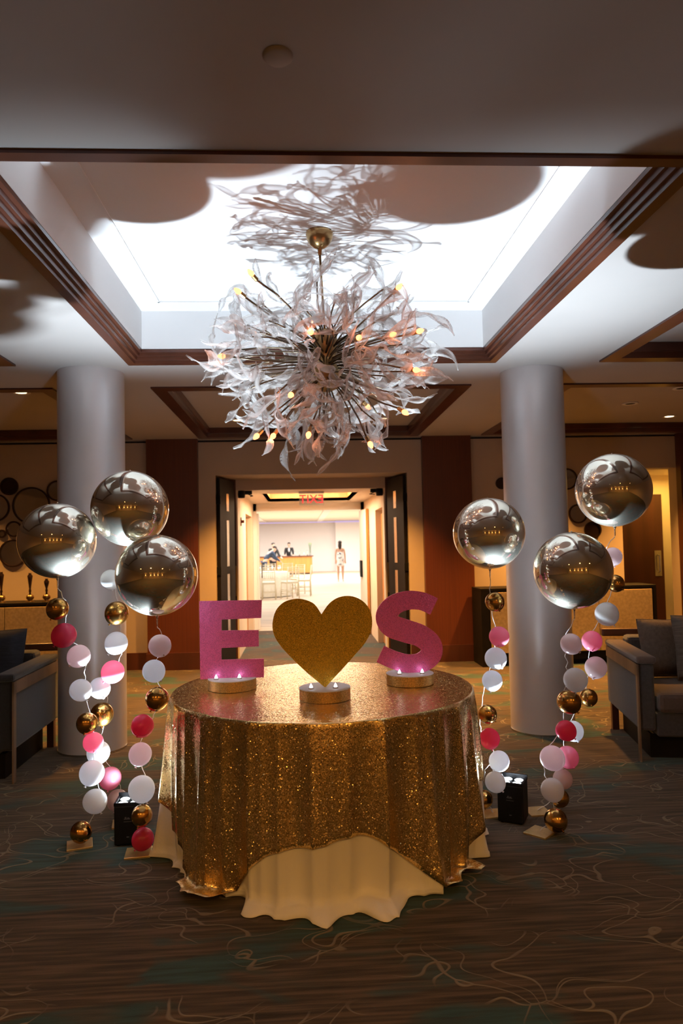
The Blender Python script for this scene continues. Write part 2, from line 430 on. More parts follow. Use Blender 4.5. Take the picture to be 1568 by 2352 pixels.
# back wall with the wide doorway and the lit alcove
DL, DR, DZ = -1.077, 1.369, 2.415
AL0, AL1, AZ = 4.18, 4.93, 2.42
m2 = MB()
m2.box(XL, DL, YB, YB + .2, 0, ZC); m2.box(DL, DR, YB, YB + .2, DZ, ZC); m2.box(DR, AL0, YB, YB + .2, 0, ZC)
m2.box(AL0, AL1, YB, YB + .2, AZ, ZC); m2.box(AL1, XR, YB, YB + .2, 0, ZC)
struct('wall_back', m2, 'wall_paint')
m2 = MB(); m2.box(AL0 - .06, AL0, YB + .2, YB + 1.1, 0, AZ + .06); m2.box(5.52, 5.58, YB + .2, YB + 1.1, 0, AZ + .06)
m2.box(AL0 - .06, 5.58, YB + 1.1, YB + 1.16, 0, AZ + .06); m2.box(AL0, 5.52, YB + .2, YB + 1.1, AZ, AZ + .06)
struct('wall_alcove', m2, 'vestibule_paint')
struct('wall_left', MB().box(XL - .1, XL, YF, YB + .2, 0, ZC), 'wall_paint')
struct('wall_right', MB().box(XR, XR + .1, YF, YB + .2, 0, ZC), 'wall_paint')
struct('wall_front', MB().box(XL, XR, YF - .1, YF, 0, ZC), 'wall_paint')
m2 = MB()
for a, b in ((XL, -1.93), (-1.28, DL), (DR, 1.55), (2.20, AL0), (AL1 + .02, XR)):
    m2.box(a, b, YB - .02, YB, 0, .21)
struct('baseboard_back', m2, 'dark_wood')
for i, (a, b) in enumerate(((-1.9195, -1.2873), (1.5593, 2.1865))):
    o = struct('trim_pilaster', MB().box(a, b, YB - .10, YB, .0, ZC), 'panel_wood', 'broad reddish wood pilaster panel beside the doorway')
    b_ = obj('pilaster_base', MB().box(a - .012, b + .012, YB - .125, YB - .1, 0, .21), 'dark_wood', o)
struct('trim_wall_edge', MB().box(AL1, AL1 + .22, YB - .12, YB, 0, ZC), 'dark_wood')
struct('trim_wall_top', MB().box(XL, XR, YB - .012, YB, ZC - .03, ZC - .012), 'black_wood')

# vestibule behind the doorway
VL, VR, VY0, VY1, VZ = -.86, 1.14, 9.78, 12.9, 2.27
SD0, SD1 = 11.15, 12.55       # left side-door recess
SE0, SE1 = 10.0, 10.95        # right side-door recess
m2 = MB()
m2.box(VL - .3, VL, VY0, SD0, 0, VZ + .3); m2.box(VL - .3, VL, SD1, VY1, 0, VZ + .3); m2.box(VL - .3, VL, SD0, SD1, 2.02, VZ + .3)
m2.box(VL - .3, VL - .12, SD0, SD1, 0, 2.02)
struct('wall_vestibule_left', m2, 'vestibule_paint')
m2 = MB()
m2.box(VR, VR + .3, VY0, SE0, 0, VZ + .3); m2.box(VR, VR + .3, SE1, VY1, 0, VZ + .3); m2.box(VR, VR + .3, SE0, SE1, 2.02, VZ + .3)
m2.box(VR + .12, VR + .3, SE0, SE1, 0, 2.02)
struct('wall_vestibule_right', m2, 'vestibule_paint')
m2 = MB(); m2.box(DL - .05, DL, YB + .2, VY0, 0, DZ); m2.box(DR, DR + .05, YB + .2, VY0, 0, DZ)
m2.box(DL - .05, VL - .02, VY0 - .02, VY0, 0, DZ); m2.box(VR + .02, DR + .05, VY0 - .02, VY0, 0, DZ)
struct('wall_door_pocket', m2, 'dark_wood')
m2 = MB(); m2.box(DL - .05, DR + .05, YB + .2, VY0, DZ, DZ + .1); m2.box(VL - .02, VR + .02, VY0 - .02, VY0 + .03, VZ, DZ + .1)
struct('ceiling_soffit', m2, 'wall_paint')
H0, H1, HY0, HY1 = -.52, .80, 10.5, 12.3
m2 = MB(); m2.box(VL, VR, VY0 + .03, HY0, VZ, VZ + .05); m2.box(VL, VR, HY1, VY1 + .1, VZ, VZ + .05)
m2.box(VL, H0, HY0, HY1, VZ, VZ + .05); m2.box(H1, VR, HY0, HY1, VZ, VZ + .05)
struct('ceiling_vestibule', m2, 'vestibule_paint')
m2 = MB(); m2.box(H0 - .04, H0, HY0, HY1, VZ, 2.52); m2.box(H1, H1 + .04, HY0, HY1, VZ, 2.52)
m2.box(H0 - .04, H1 + .04, HY0 - .04, HY0, VZ, 2.52); m2.box(H0 - .04, H1 + .04, HY1, HY1 + .04, VZ, 2.52)
struct('trim_vestibule_coffer', m2, 'orange_wood')
struct('ceiling_light_panel', MB().box(H0, H1, HY0, HY1, 2.52, 2.54), 'cove_warm')
for i, (a, b, x, s) in enumerate(((SD0, SD1, VL - .10, 1), (SE0, SE1, VR + .10, -1))):
    d = struct('door_%d' % (3 + i), MB().box(x - .02, x + .02, a + .06, b - .06, .01, 1.96), 'orange_wood', 'plain orange-lit wooden side door in the vestibule wall')
    obj('door_handle', MB().tube([(x + s * .02, a + .18, 1.0), (x + s * .06, a + .18, 1.0), (x + s * .06, a + .30, 1.0)], .009), 'steel', d)
m2 = MB(); m2.box(VL, -.80, VY1, VY1 + .1, 0, VZ); m2.box(1.08, VR, VY1, VY1 + .1, 0, VZ); m2.box(VL, VR, VY1, VY1 + .1, 2.14, VZ + .05)
struct('trim_end_doorway', m2, 'white_paint')
# the ballroom's own shell
m2 = MB(); m2.box(-14, VL, VY1 + .1, VY1 + .2, 0, 2.95); m2.box(VR, 14, VY1 + .1, VY1 + .2, 0, 2.95); m2.box(VL, VR, VY1 + .1, VY1 + .2, VZ, 2.95)
struct('wall_ballroom_near', m2, 'ball_wall')
struct('wall_ballroom_far', MB().box(-14, 14, 42, 42.2, 0, 2.95), 'ball_wall')
struct('wall_ballroom_panel', MB().box(1.97, 14, 41.4, 42, 0, 2.95), 'ball_wall')
struct('wall_ballroom_left', MB().box(-14.1, -14, 13, 42, 0, 2.95), 'ball_wall')
struct('wall_ballroom_right', MB().box(14, 14.1, 13, 42, 0, 2.95), 'ball_wall')
struct('ceiling_ballroom', MB().box(-14, 14, 13.1, 42, 2.95, 3.0), 'ball_ceiling')
for i in range(4):
    struct('trim_ballroom_beam', MB().box(-5.5 + i * 3.2, -5.2 + i * 3.2, 14, 41, 2.89, 2.95), 'white_paint')
tag(obj('cove_light', MB().box(-12, 12, 41.33, 41.39, 2.84, 2.89), 'cove_violet'), 'long violet cove light strip along the top of the ballroom wall', 'light')

# swung-open entrance door leaves
def leaf(name, hx, hy, ex, ey, h, material, label, gap_strips=True):
    d = Vector((ex - hx, ey - hy, 0)); L = d.length; a = math.atan2(d.y, d.x)
    o = bpy.data.objects.new(name, None); C.objects.link(o); o.location = (hx, hy, 0); o.rotation_euler = (0, 0, a)
    o['kind'] = 'structure'; o['label'] = label
    s = 1 if ex > hx else -1
    obj('panel', MB().box(0, L, -.02, .02, .008, h), material, o, bevel=.003)
    return o, L
for i, (hx, ex, s) in enumerate(((DL + .03, -.915, 1), (DR - .03, 1.195, -1))):
    o, L = leaf('door_%d' % (1 + i), hx, YB + .05, ex, VY0 - .07, DZ - .03, 'black_wood', 'dark wooden entrance door leaf swung open %s the doorway' % ('on the left of' if i == 0 else 'on the right of'))
    f = -.024 if s > 0 else .024
    for z0, z1 in ((.35, 1.15), (1.25, 1.85), (1.97, 2.20)):  # pale strips stand in for lit wall showing through the hinge gap
        obj('lit_gap_strip', MB().box(.24, .33, min(f, 0), max(f, 0), z0, z1), 'steel', o)
    obj('door_handle', MB().tube([(L - .1, f * 2.8, .85), (L - .1, f * 2.8, 1.25)], .012), 'brass', o)
    for z in (.3, 1.2, 2.1): obj('hinge', MB().box(-.012, .012, -.03, .03, z - .05, z + .05), 'black_plastic', o)
# white inner door leaves at the ballroom end
for i, (hx, hy, ex, ey) in enumerate(((-.79, 13.02, -.83, 13.9), (1.065, 12.86, 1.105, 11.98))):
    o, L = leaf('door_%d' % (5 + i), hx, hy, ex, ey, 2.1, 'white_paint', 'white inner door leaf standing open %s' % ('at the left of the ballroom entrance' if i == 0 else 'at the right with a black lock plate'))
    f = -1 if i == 0 else 1
    if i == 1:
        obj('lock_plate', MB().box(.16, .34, -.05, .05, .93, 1.22), 'black_plastic', o)
        obj('edge_trim', MB().box(L, L + .012, -.022, .022, .01, 2.1), 'orange_wood', o)
    else:
        obj('door_handle', MB().tube([(L - .1, -.06, .9), (L - .1, -.06, 1.2)], .012), 'steel', o)
for x in (-.72, 1.02):
    t = thing('door_closer', 'small dark door closer bracket above the %s inner edge of the doorway' % ('left' if x < 0 else 'right'), 'door closer', (x, VY0 + .12, VZ))
    obj('closer_body', MB().box(-.05, .05, -.03, .03, -.05, 0), 'black_plastic', t, bevel=.004)
    obj('closer_arm', MB().tube([(0, 0, -.05), (.06 if x < 0 else -.06, .02, -.07), (.02, .10, -.07)], .006), 'black_plastic', t)
for x in (VL + .05, VR - .05):
    t = thing('corner_bracket', 'round dark hardware at the top %s corner of the doorway' % ('left' if x < 0 else 'right'), 'hardware', (x, VY0 + .07, VZ))
    obj('bracket_body', MB().lathe([(.045, -.10), (.05, -.05), (.045, 0)], 14), 'black_plastic', t, True)
t = thing('alarm_switch', 'small dark red switch on the left vestibule wall', 'switch', (VL, 10.25, 1.86))
obj('switch_plate', MB().box(0, .012, -.03, .03, -.06, .06), 'red_device', t)
obj('switch_lever', MB().box(.012, .05, -.012, .012, -.02, .02), 'red_device', t)

# exit sign seen from behind: clear panel with glowing red letters
t = thing('exit_sign', 'glowing red exit sign hanging above the doorway, read from behind', 'sign', (.152, 10.18, VZ))
obj('sign_housing', MB().box(-.18, .18, -.03, .03, -.03, 0), 'steel', t)
obj('clear_panel', MB().box(-.175, .175, -.004, .004, -.20, -.03), 'clear_glass', t)
me = text_mesh('EXIT', .17, .003); me.materials.append(MATS['exit_red'])
lo = obj('lettering', me, 'exit_red', t); lo.rotation_euler = (PI / 2, 0, PI); lo.location = (0, -.009, -.115)

# ------------------------------------------------------------------ columns
for x, y, nm in ((-1.606, 5.597, 'left'), (1.889, 5.665, 'right')):
    t = thing('column', 'smooth round silver-grey column %s' % ('behind the left balloons' if nm == 'left' else 'behind the right balloons'), 'column', (x, y, 0))
    obj('shaft', MB().lathe([(.248, 0), (.248, ZC)], 64), 'column_paint', t, True, auto=.6)
    obj('base_ring', MB().lathe([(.252, 0), (.252, .015)], 64), 'steel', t, True, auto=.6)

# ------------------------------------------------------------------ ceiling fittings
def downlight(loc, lit, label, watts=0, color=AMBER, cone=84):
    t = thing('recessed_downlight', label, 'downlight', loc, group='recessed ceiling downlights')
    obj('trim_ring', MB().lathe([(.058, -.001), (.085, -.001), (.088, -.006), (.06, -.009), (.052, -.004)], 24, cap=False), 'white_paint', t, True)
    obj('lens', MB().lathe([(.0001, -.0035), (.057, -.0035), (.057, -.001), (.0001, -.001)], 24, cap=False), 'lamp_warm' if lit else 'black_plastic', t)
    if lit and watts:
        light('downlight_lamp', 'SPOT', (0, 0, -.02), watts, color, t, spot_size=math.radians(cone), spot_blend=.8, shadow_soft_size=.05)
    return t
ZP = ZC + .10
DLs = [(-.707, 6.605, 'lit downlight at the near left of the small coffer behind the chandelier', 1.0), (-.71, 8.27, 'lit downlight at the far left of the small coffer behind the chandelier', 1.2),
       (.98, 6.605, 'lit downlight at the near right of the small coffer behind the chandelier', 1.0), (.98, 8.27, 'lit downlight at the far right of the small coffer behind the chandelier', 1.2),
       (2.78, 6.6, 'lit downlight just right of the right column', 1.1), (4.46, 8.34, 'lit downlight near the yellow alcove at the far right', 1.1), (2.95, 8.34, 'lit downlight above the right sideboard', 1.3),
       (-2.56, 6.69, 'lit downlight just left of the left column', .7), (-4.2, 8.34, 'lit downlight near the mirrors at the far left', .5), (-2.7, 8.34, 'lit downlight above the left sideboard', .6)]
for x, y, lb, k_ in DLs: downlight((x, y, ZP), True, lb, DOWN_W * k_)
downlight((3.593, 7.522, ZP), False, 'unlit downlight in the middle of the right coffer')
downlight((3.76, 6.77, ZP), False, 'unlit downlight near the right edge of the right coffer')
for x in (-3.2, -1.0, 1.3, 3.4):
    for y in (-3.4, -.4):
        downlight((x, y, ZC), True, 'lit downlight behind the camera, %s row, %s' % ('rear' if y < -2 else 'nearer', {-3.2: 'far left', -1.0: 'centre left', 1.3: 'centre right', 3.4: 'far right'}[x]), FRONT_W, WARM, 152)
t = thing('sprinkler', 'small pale sprinkler plate on the dark near ceiling', 'sprinkler', (-.041, 1.949, ZC))
obj('cover_plate', MB().lathe([(.0001, -.012), (.035, -.011), (.043, -.003), (.043, 0)], 24, cap=False), 'ceiling_paint', t, True)

def sconce(x, label):  # unseen sconces, added for amber orb reflections and warm fill from the front
    t = thing('fill_sconce', label, 'sconce', (x, YF, 1.75), group='added fill sconces behind the camera')
    obj('backplate', MB().box(-.05, .05, 0, .015, -.12, .12), 'brass', t, bevel=.004)
    obj('bracket', MB().tube([(0, .015, -.05), (0, .10, -.06), (0, .10, 0)], .008), 'brass', t)
    obj('shade', MB().lathe([(.10, -.02), (.07, .18)], 24, c=(0, .10, 0), cap=False), 'fill_sconce_shade', t, True)
    light('fill_sconce_lamp', 'POINT', (0, .10, .06), 110, AMBER, t, shadow_soft_size=.03)
for i, x in enumerate((-4.2, -1.6, .2, 2.0, 4.4)):
    sconce(x, 'added amber fill sconce behind the camera, %s' % ('leftmost', 'second from left', 'middle', 'second from right', 'rightmost')[i])

# ------------------------------------------------------------------ uplights
def uplight(loc, rz, label, tilt):
    t = thing('uplight', label, 'uplight', loc, rz)
    s, h = .068, .215
    b = obj('case', MB().box(-s, s, -s, s, .006, h - .012), 'black_plastic', t, bevel=.008)
    m_ = MB(); m_.box(-s, s, -s, -s + .01, h - .014, h); m_.box(-s, s, s - .01, s, h - .014, h + .012); m_.box(-s, -s + .01, -s, s, h - .014, h); m_.box(s - .01, s, -s, s, h - .014, h)
    obj('rim', m_, 'black_plastic', t)
    for i in range(4):
        obj('foot', MB().lathe([(.01, 0), (.012, .007)], 10, c=((s - .02) * (1 if i & 1 else -1), (s - .02) * (1 if i & 2 else -1), 0)), 'black_plastic', t)
    for i in range(4):
        obj('led_lens', MB().lathe([(.0001, .006), (.018, .004), (.024, 0)], 16, c=(.030 * (1 if i & 1 else -1), .030 * (1 if i & 2 else -1), h - .011), cap=False), 'led_lens', t, True)
    lg = obj('printed_mark', MB().box(-.018, .012, -s - .0008, -s, .134, .138).box(-.014, -.006, -s - .0008, -s, .138, .146).box(-.002, .008, -s - .0008, -s, .138, .143).box(-.020, .020, -s - .0008, -s, .122, .124), 'grey_print', t)
    part_label(lg, 'faint grey printed mark on the front')
    obj('status_light', MB().box(-.006, .006, -s - .001, -s, .045, .049), 'grey_print', t)
    light('uplight_lamp', 'SPOT', (0, 0, h + .01), UPLIGHT_W, (.72, .88, 1.0), t, rot=(PI - math.radians(3), 0, -rz), spot_size=math.radians(74), spot_blend=1.0, shadow_soft_size=.02)
    light('uplight_spill', 'SPOT', (0, 0, h + .012), SPILL_W, (.72, .88, 1.0), t, rot=(PI, 0, 0), spot_size=math.radians(165), spot_blend=.5, shadow_soft_size=.05)
    return t
uplight((-.905, 3.80, 0), .05, 'black box uplight on the carpet left of the table', (0, 0))
uplight((1.108, 3.86, 0), -.5, 'black box uplight on the carpet right of the table', (0, 0))

# ------------------------------------------------------------------ table and cloths
TX, TY, TZ, TR = .095, 3.77, .755, .762
t = thing('round_table', 'round banquet table hidden under white and gold cloths', 'table', (TX, TY, 0))
obj('tabletop', MB().lathe([(TR - .022, TZ - .034), (TR - .016, TZ - .030), (TR - .016, TZ - .008), (TR - .022, TZ - .004)], 64), 'panel_wood', t)
for i in range(4):
    a = PI / 4 + i * PI / 2
    obj('leg', MB().tube([(.5 * math.cos(a), .5 * math.sin(a), 0), (.46 * math.cos(a), .46 * math.sin(a), TZ - .03)], .016, 8), 'steel', t)

rf = random.Random(3)
fold_ph = [rf.uniform(0, 6.28) for _ in range(6)]
def folds(a):
    rid = lambda x: 1 - 2 * abs(math.sin(x / 2)) ** .8
    q = .55 * rid(20 * a + fold_ph[0] + 1.3 * math.sin(2 * a + 1)) + .40 * rid(33 * a + fold_ph[1] + 1.2 * math.sin(3 * a)) + .25 * math.sin(9 * a + fold_ph[2])
    return q
def skirt_r(a, s, off=0, flare=.035, amp=.046):
    u = max(0, s) / .75
    rim = .006 * (1 - math.exp(-s / .006)) if s > 0 else 0
    return TR + off + rim + flare * u ** 1.15 + amp * (u ** .55) * folds(a) + .045 * u ** 3 * (1 - 2 * abs(math.sin((11 * a + 2 * math.sin(2 * a)) / 2)) ** .9)
def puddle(a):
    """how far the white cloth runs out over the floor (front only)"""
    d = math.atan2(math.sin(a + PI / 2), math.cos(a + PI / 2))   # 0 = towards the camera
    w_ = math.exp(-(d / .62) ** 2)
    return .012 + w_ * (.045 + .13 * max(0, math.sin(9 * a + 1.0)) ** 5 + .05 * max(0, math.sin(16 * a + 2.2)) ** 3)
CA0 = math.atan2(-.57, -.545)                     # direction of the overlay's front-left corner
def corner_w(a):
    d = abs((a - CA0 + PI / 4) % (PI / 2) - PI / 4)
    return max(0, min(1, (.40 - d) / .15))
NA = 480
def ring_mesh(rows):
    v = []; f = []
    for r in rows: v += r
    n = len(rows)
    for i in range(n - 1):
        for j in range(NA):
            f.append((i * NA + j, (i + 1) * NA + j, (i + 1) * NA + (j + 1) % NA, i * NA + (j + 1) % NA))
    f.append(tuple(range(NA)))
    m = MB(); m.v = v; m.f = f; return m
rows = []
for r in (.25, .5, .7, .752, .760): rows.append([(r * math.cos(2 * PI * j / NA), r * math.sin(2 * PI * j / NA), TZ + .001) for j in range(NA)])
for s in [0, .006, .016, .03] + [.03 + .69 * (i + 1) / 20 for i in range(20)]:
    row = []
    for j in range(NA):
        a = 2 * PI * j / NA; r = skirt_r(a, s)
        z = TZ - s if s > .012 else TZ - s * .6
        row.append((r * math.cos(a), r * math.sin(a), z))
    rows.append(row)
for q in (.25, .5, .75, 1.0):
    row = []
    for j in range(NA):
        a = 2 * PI * j / NA; p_ = puddle(a)
        wc = corner_w(a); r = skirt_r(a, .72) + (.008 + p_ * q + .01 * q * math.sin(31 * a)) * (1 - wc) + .001 * wc
        z = max(.006, (.035 * (1 - q) ** 2) + .006 + (.010 + .016 * max(0, math.sin(17 * a))) * math.sin(PI * q) * min(1, p_ * 12))
        row.append((r * math.cos(a), r * math.sin(a), z))
    rows.append(row)
o = obj('tablecloth', ring_mesh(rows), 'white_cloth', None, True, loc=(TX, TY, 0))
tag(o, 'floor-length white tablecloth under the gold sequin overlay, pooling in front', 'tablecloth')
so = o.modifiers.new('thickness', 'SOLIDIFY'); so.thickness = .0015; so.offset = -1

# gold sequin overlay: a square laid on the round top, corners hanging to the floor
SQ = 1.235
def hem(a):
    d = (a - CA0 + PI / 4) % (PI / 2) - PI / 4
    # distance from the centre to the square's edge in this direction, corners rounded by the folds
    e = SQ / max(.5, math.cos(PI / 4 - abs(d)))
    L = e - TR
    back = .5 + .5 * math.sin(a)
    return min(L, .80) + .018 * math.sin(11 * a + 1)
rows = []
for r in (.2, .4, .6, .72, .756, .7665): rows.append([(r * math.cos(2 * PI * j / NA), r * math.sin(2 * PI * j / NA), TZ + .004 + .0012 * math.sin(9 * r + 5 * 2 * PI * j / NA)) for j in range(NA)])
NS = 30
for i in range(NS + 1):
    row = []
    for j in range(NA):
        a = 2 * PI * j / NA; L = hem(a); q = (i / NS) ** 1.15
        s = L * q
        smax = TZ - .022
        sp = max(0, s - smax); sv = min(s, smax)
        r = skirt_r(a, sv, .0065 + .004 * min(1, s / .1), .035, .046) + sp * 1.2
        z = (TZ + .004 - sv) if sv > .012 else TZ + .004 - sv * .6
        if sp > 0: z += .006 * math.sin(40 * a) + sp * .25
        row.append((r * math.cos(a), r * math.sin(a), z))
    rows.append(row)
o = obj('sequin_overlay', ring_mesh(rows), 'sequin_gold', None, True, loc=(TX, TY, 0))
tag(o, 'gold sequin square overlay draped over the white tablecloth', 'tablecloth')
so = o.modifiers.new('thickness', 'SOLIDIFY'); so.thickness = .0015; so.offset = -1

# ------------------------------------------------------------------ glitter letters on lit bases
def catmull(P, n=8, closed=False):
    out = []; m = len(P)
    g = lambda i: Vector(P[i % m]) if closed else Vector(P[max(0, min(m - 1, i))])
    for i in range(m if closed else m - 1):
        p0, p1, p2, p3 = g(i - 1), g(i), g(i + 1), g(i + 2)
        for k_ in range(n):
            t_ = k_ / n
            out.append(.5 * ((2 * p1) + (p2 - p0) * t_ + (2 * p0 - 5 * p1 + 4 * p2 - p3) * t_ ** 2 + (3 * p1 - p0 - 3 * p2 + p3) * t_ ** 3))
    if not closed: out.append(Vector(P[-1]))
    return out
BT = .0545
def sign(u, v, poly, gl, label, cat, hw, leds):
    c = at(u, v, Z=TZ + .006 + BT)
    z0 = TZ + .0068
    t = thing('glitter_sign', label, cat, (c.x, c.y, z0), group='glitter signs on the table')
    R_ = hw / FPX * c.y
    b = obj('base', MB().lathe([(R_, 0), (R_, BT - .004)], 48), 'glitter_band', t, True, auto=.6)
    obj('base_top', MB().lathe([(R_ + .0005, BT - .004), (R_ + .0005, BT - .001), (R_ - .002, BT)], 48), 'white_board', t, True, auto=.6)
    pts = [at(a, b_, Y=c.y) - Vector((c.x, c.y, z0)) for a, b_ in poly]
    zmin = min(p.z for p in pts); pts = [p + Vector((0, 0, BT - .004 - zmin if zmin < BT + .02 else 0)) for p in pts]
    pts = [p + Vector((0, -.006, 0)) for p in pts]
    obj('shape', MB().prism(pts, (0, .012, 0)), gl, t)
    for a, b_ in leds:
        p = at(a, b_, Z=TZ + .006 + BT + .012) - Vector((c.x, c.y, z0))
        p.y = min(p.y, -.045)
        d = obj('candle_bulb', MB().lathe([(.0001, .026), (.004, .020), (.008, .010), (.008, .004), (.0001, .002)], 14, cap=False), 'led_white', t, True, loc=(p.x, p.y, BT))
        obj('bulb_holder', MB().lathe([(.013, 0), (.013, .005), (.009, .007)], 14), 'white_board', d, True)
    return t
Epoly = [(457.5, 1372.6), (601, 1370), (599.6, 1411), (508.6, 1414.7), (508.6, 1440), (593.5, 1439), (594, 1476), (508.6, 1480), (508.6, 1507), (605.7, 1504.5), (605.7, 1547), (460, 1552)]
sign(533, 1556.5, Epoly, 'glitter_pink', 'pink glitter letter E on a round gold-rimmed base', 'letter', 54, [(500, 1550), (553, 1547)])
hp = [(738, 1409), (722, 1386), (700, 1375.5), (678, 1373.5), (652, 1381), (633, 1401), (625.5, 1432), (630, 1458), (645, 1482), (664, 1503), (690, 1529), (715, 1551)]
hp2 = [(746.5, 1577), (770, 1551), (794, 1525), (816, 1500), (838, 1474), (851, 1448), (854, 1422), (847, 1395), (829, 1376), (804, 1367), (778, 1370), (756, 1384)]
hl = [(p.x, p.y) for p in catmull([(*p, 0) for p in hp + [(746.5, 1577)]], 4)]
hr = [(p.x, p.y) for p in catmull([(*p, 0) for p in hp2 + [(738, 1409)]], 4)]
sign(745.7, 1577.5, hl[:-1] + hr[:-1], 'glitter_gold', 'gold glitter heart standing on its point on a round base', 'heart', 58, [(714, 1575), (770, 1574)])
cl = catmull([(996, 1391, 0), (968, 1379, 0), (937, 1377, 0), (906, 1387, 0), (888, 1410, 0), (897, 1434, 0), (930, 1447, 0), (964, 1458, 0), (988, 1478, 0), (988, 1503, 0), (966, 1520, 0), (936, 1522, 0), (905, 1514, 0), (873, 1500, 0)], 7)
Lf, Rt = [], []
for i, p in enumerate(cl):
    tn = (cl[min(i + 1, len(cl) - 1)] - cl[max(0, i - 1)]).normalized(); nn_ = Vector((-tn.y, tn.x, 0)); q = i / (len(cl) - 1)
    hw_ = 20.5 + 6 * math.exp(-((q - .42) / .2) ** 2) + 3 * math.exp(-((q - .68) / .12) ** 2)
    Lf.append((p.x + nn_.x * hw_, p.y + nn_.y * hw_)); Rt.append((p.x - nn_.x * hw_, p.y - nn_.y * hw_))
sign(941, 1545, Lf + Rt[::-1], 'glitter_pink', 'pink glitter letter S on a round gold-rimmed base', 'letter', 54, [(914, 1540), (967, 1540)])

# ------------------------------------------------------------------ chandelier
CC = Vector((.150, 3.87, 2.50))
ch = thing('chandelier', 'large round chandelier of twisted clear glass ribbons with glowing bulbs', 'chandelier', CC)
zt = 3.22 - CC.z
obj('canopy', MB().lathe([(.074, zt), (.076, zt - .012), (.070, zt - .040), (.052, zt - .072), (.024, zt - .090), (.012, zt - .094), (.010, zt - .125), (.006, zt - .13)], 32, c=(-.02, 0, 0)), 'brass', ch, True)
obj('stem', MB().tube([(-.02, 0, zt - .12), (0, 0, .12)], .0065, 8), 'brass', ch, True)
obj('hub', MB().lathe([(.03, .17), (.062, .165), (.066, .15), (.066, .05), (.058, .04), (.058, -.02), (.082, -.035), (.085, -.10), (.06, -.15), (.02, -.17)], 28), 'brass', ch, True)
rc = random.Random(11)
# a few ribbon shapes, shared
variants = []
for k_ in range(14):
    L = rc.uniform(.24, .40); wmax = rc.uniform(.020, .036); tw = rc.choice((-1, 1)) * rc.uniform(2.6, 6.5); bend = rc.choice((-1, 1)) * rc.uniform(.6, 1.8); b2 = rc.uniform(-1.2, 1.2)
    n = 19; v = []; pos = Vector((0, 0, 0)); ang = 0; an2 = 0
    for i in range(n):
        q = i / (n - 1)
        d = Vector((math.sin(ang) * math.cos(an2), math.sin(an2), math.cos(ang) * math.cos(an2)))
        if i: pos = pos + d * (L / (n - 1))
        ang += bend * 2.1 / n * math.sin(2.6 * q + k_); an2 += b2 * 2.4 / n * math.cos(3.2 * q + k_)
        w_ = wmax * (.30 + .75 * math.sin(PI * min(1, q * 1.02)) ** .75) * (1 + .2 * math.sin(9 * q + k_))
        if q > .93: w_ *= .6
        th = tw * q + k_
        side = Vector((math.cos(th), math.sin(th), 0)); side = (side - d * side.dot(d)).normalized(); nr = d.cross(side)
        v += [pos + side * w_ + nr * w_ * .35, pos + nr * .0022, pos - side * w_ + nr * w_ * .35, pos - nr * .0022]
    f = [(i * 4 + a, i * 4 + (a + 1) % 4, (i + 1) * 4 + (a + 1) % 4, (i + 1) * 4 + a) for i in range(n - 1) for a in range(4)] + [(3, 2, 1, 0), tuple((n - 1) * 4 + a for a in range(4))]
    m_ = MB(); m_.add(v, f); me = m_.mesh('glass_ribbon', True); me.materials.append(MATS['ribbon_glass']); variants.append(me)
N = 300
ga = PI * (3 - 5 ** .5)
arms = []
for i in range(N):
    y = 1 - 2 * (i + .5) / N
    y += rc.uniform(-.05, .05); y = max(-.98, min(.90, y))
    r = math.sqrt(1 - y * y); th = ga * i + rc.uniform(-.25, .25)
    d = Vector((r * math.cos(th), r * math.sin(th), y))
    if y > .55 and rc.random() < .35: continue
    base_r = rc.choice((.22, .30, .37, .42)) + rc.uniform(-.03, .03)
    tip = Vector((d.x * base_r * 1.18, d.y * base_r * 1.18, d.z * base_r * .92))
    dd = (d + Vector((rc.gauss(0, .75), rc.gauss(0, .75), rc.gauss(0, .62)))).normalized()
    o = bpy.data.objects.new('glass_ribbon', variants[i % len(variants)]); C.objects.link(o); o.parent = ch
    s_ = rc.uniform(.8, 1.12)
    o.rotation_mode = 'QUATERNION'; o.rotation_quaternion = dd.to_track_quat('Z', 'Y') @ Matrix.Rotation(rc.uniform(0, 6.28), 3, 'Z').to_quaternion()
    o.location = tip; o.scale = (s_, s_, s_)
    if i % 2 == 0:
        h0 = Vector((d.x * .06, d.y * .06, max(-.1, min(.13, d.z * .13))))
        mid = h0.lerp(tip, .5) + Vector((rc.gauss(0, .012), rc.gauss(0, .012), rc.gauss(0, .012) + .01))
        obj('arm', MB().tube([h0, h0.lerp(mid, .5) + Vector((0, 0, .004)), mid, mid.lerp(tip, .5), tip + dd * .03], .0042, 6), 'rod_brass', ch, True)
bulbs = [(575, 626, .62), (917, 658, .60), (713, 762, .42), (825, 775, .46), (903, 768, .52), (508, 818, .60), (667, 908, .50), (957, 850, .58), (931, 948, .58), (588, 1003, .60), (626, 1003, .55), (708, 1000, .50), (851, 1022, .55), (545, 668, .62), (965, 760, .60), (845, 935, -.40)]
bulb_me = MB().lathe([(.0001, .042), (.007, .036), (.0135, .022), (.0145, .011), (.008, 0)], 14, cap=False).mesh('bulb', True); bulb_me.materials.append(MATS['bulb_glow'])
sock_me = MB().lathe([(.006, -.034), (.0115, -.028), (.0115, 0), (.008, .002)], 8).mesh('socket', False); sock_me.materials.append(MATS['brass'])
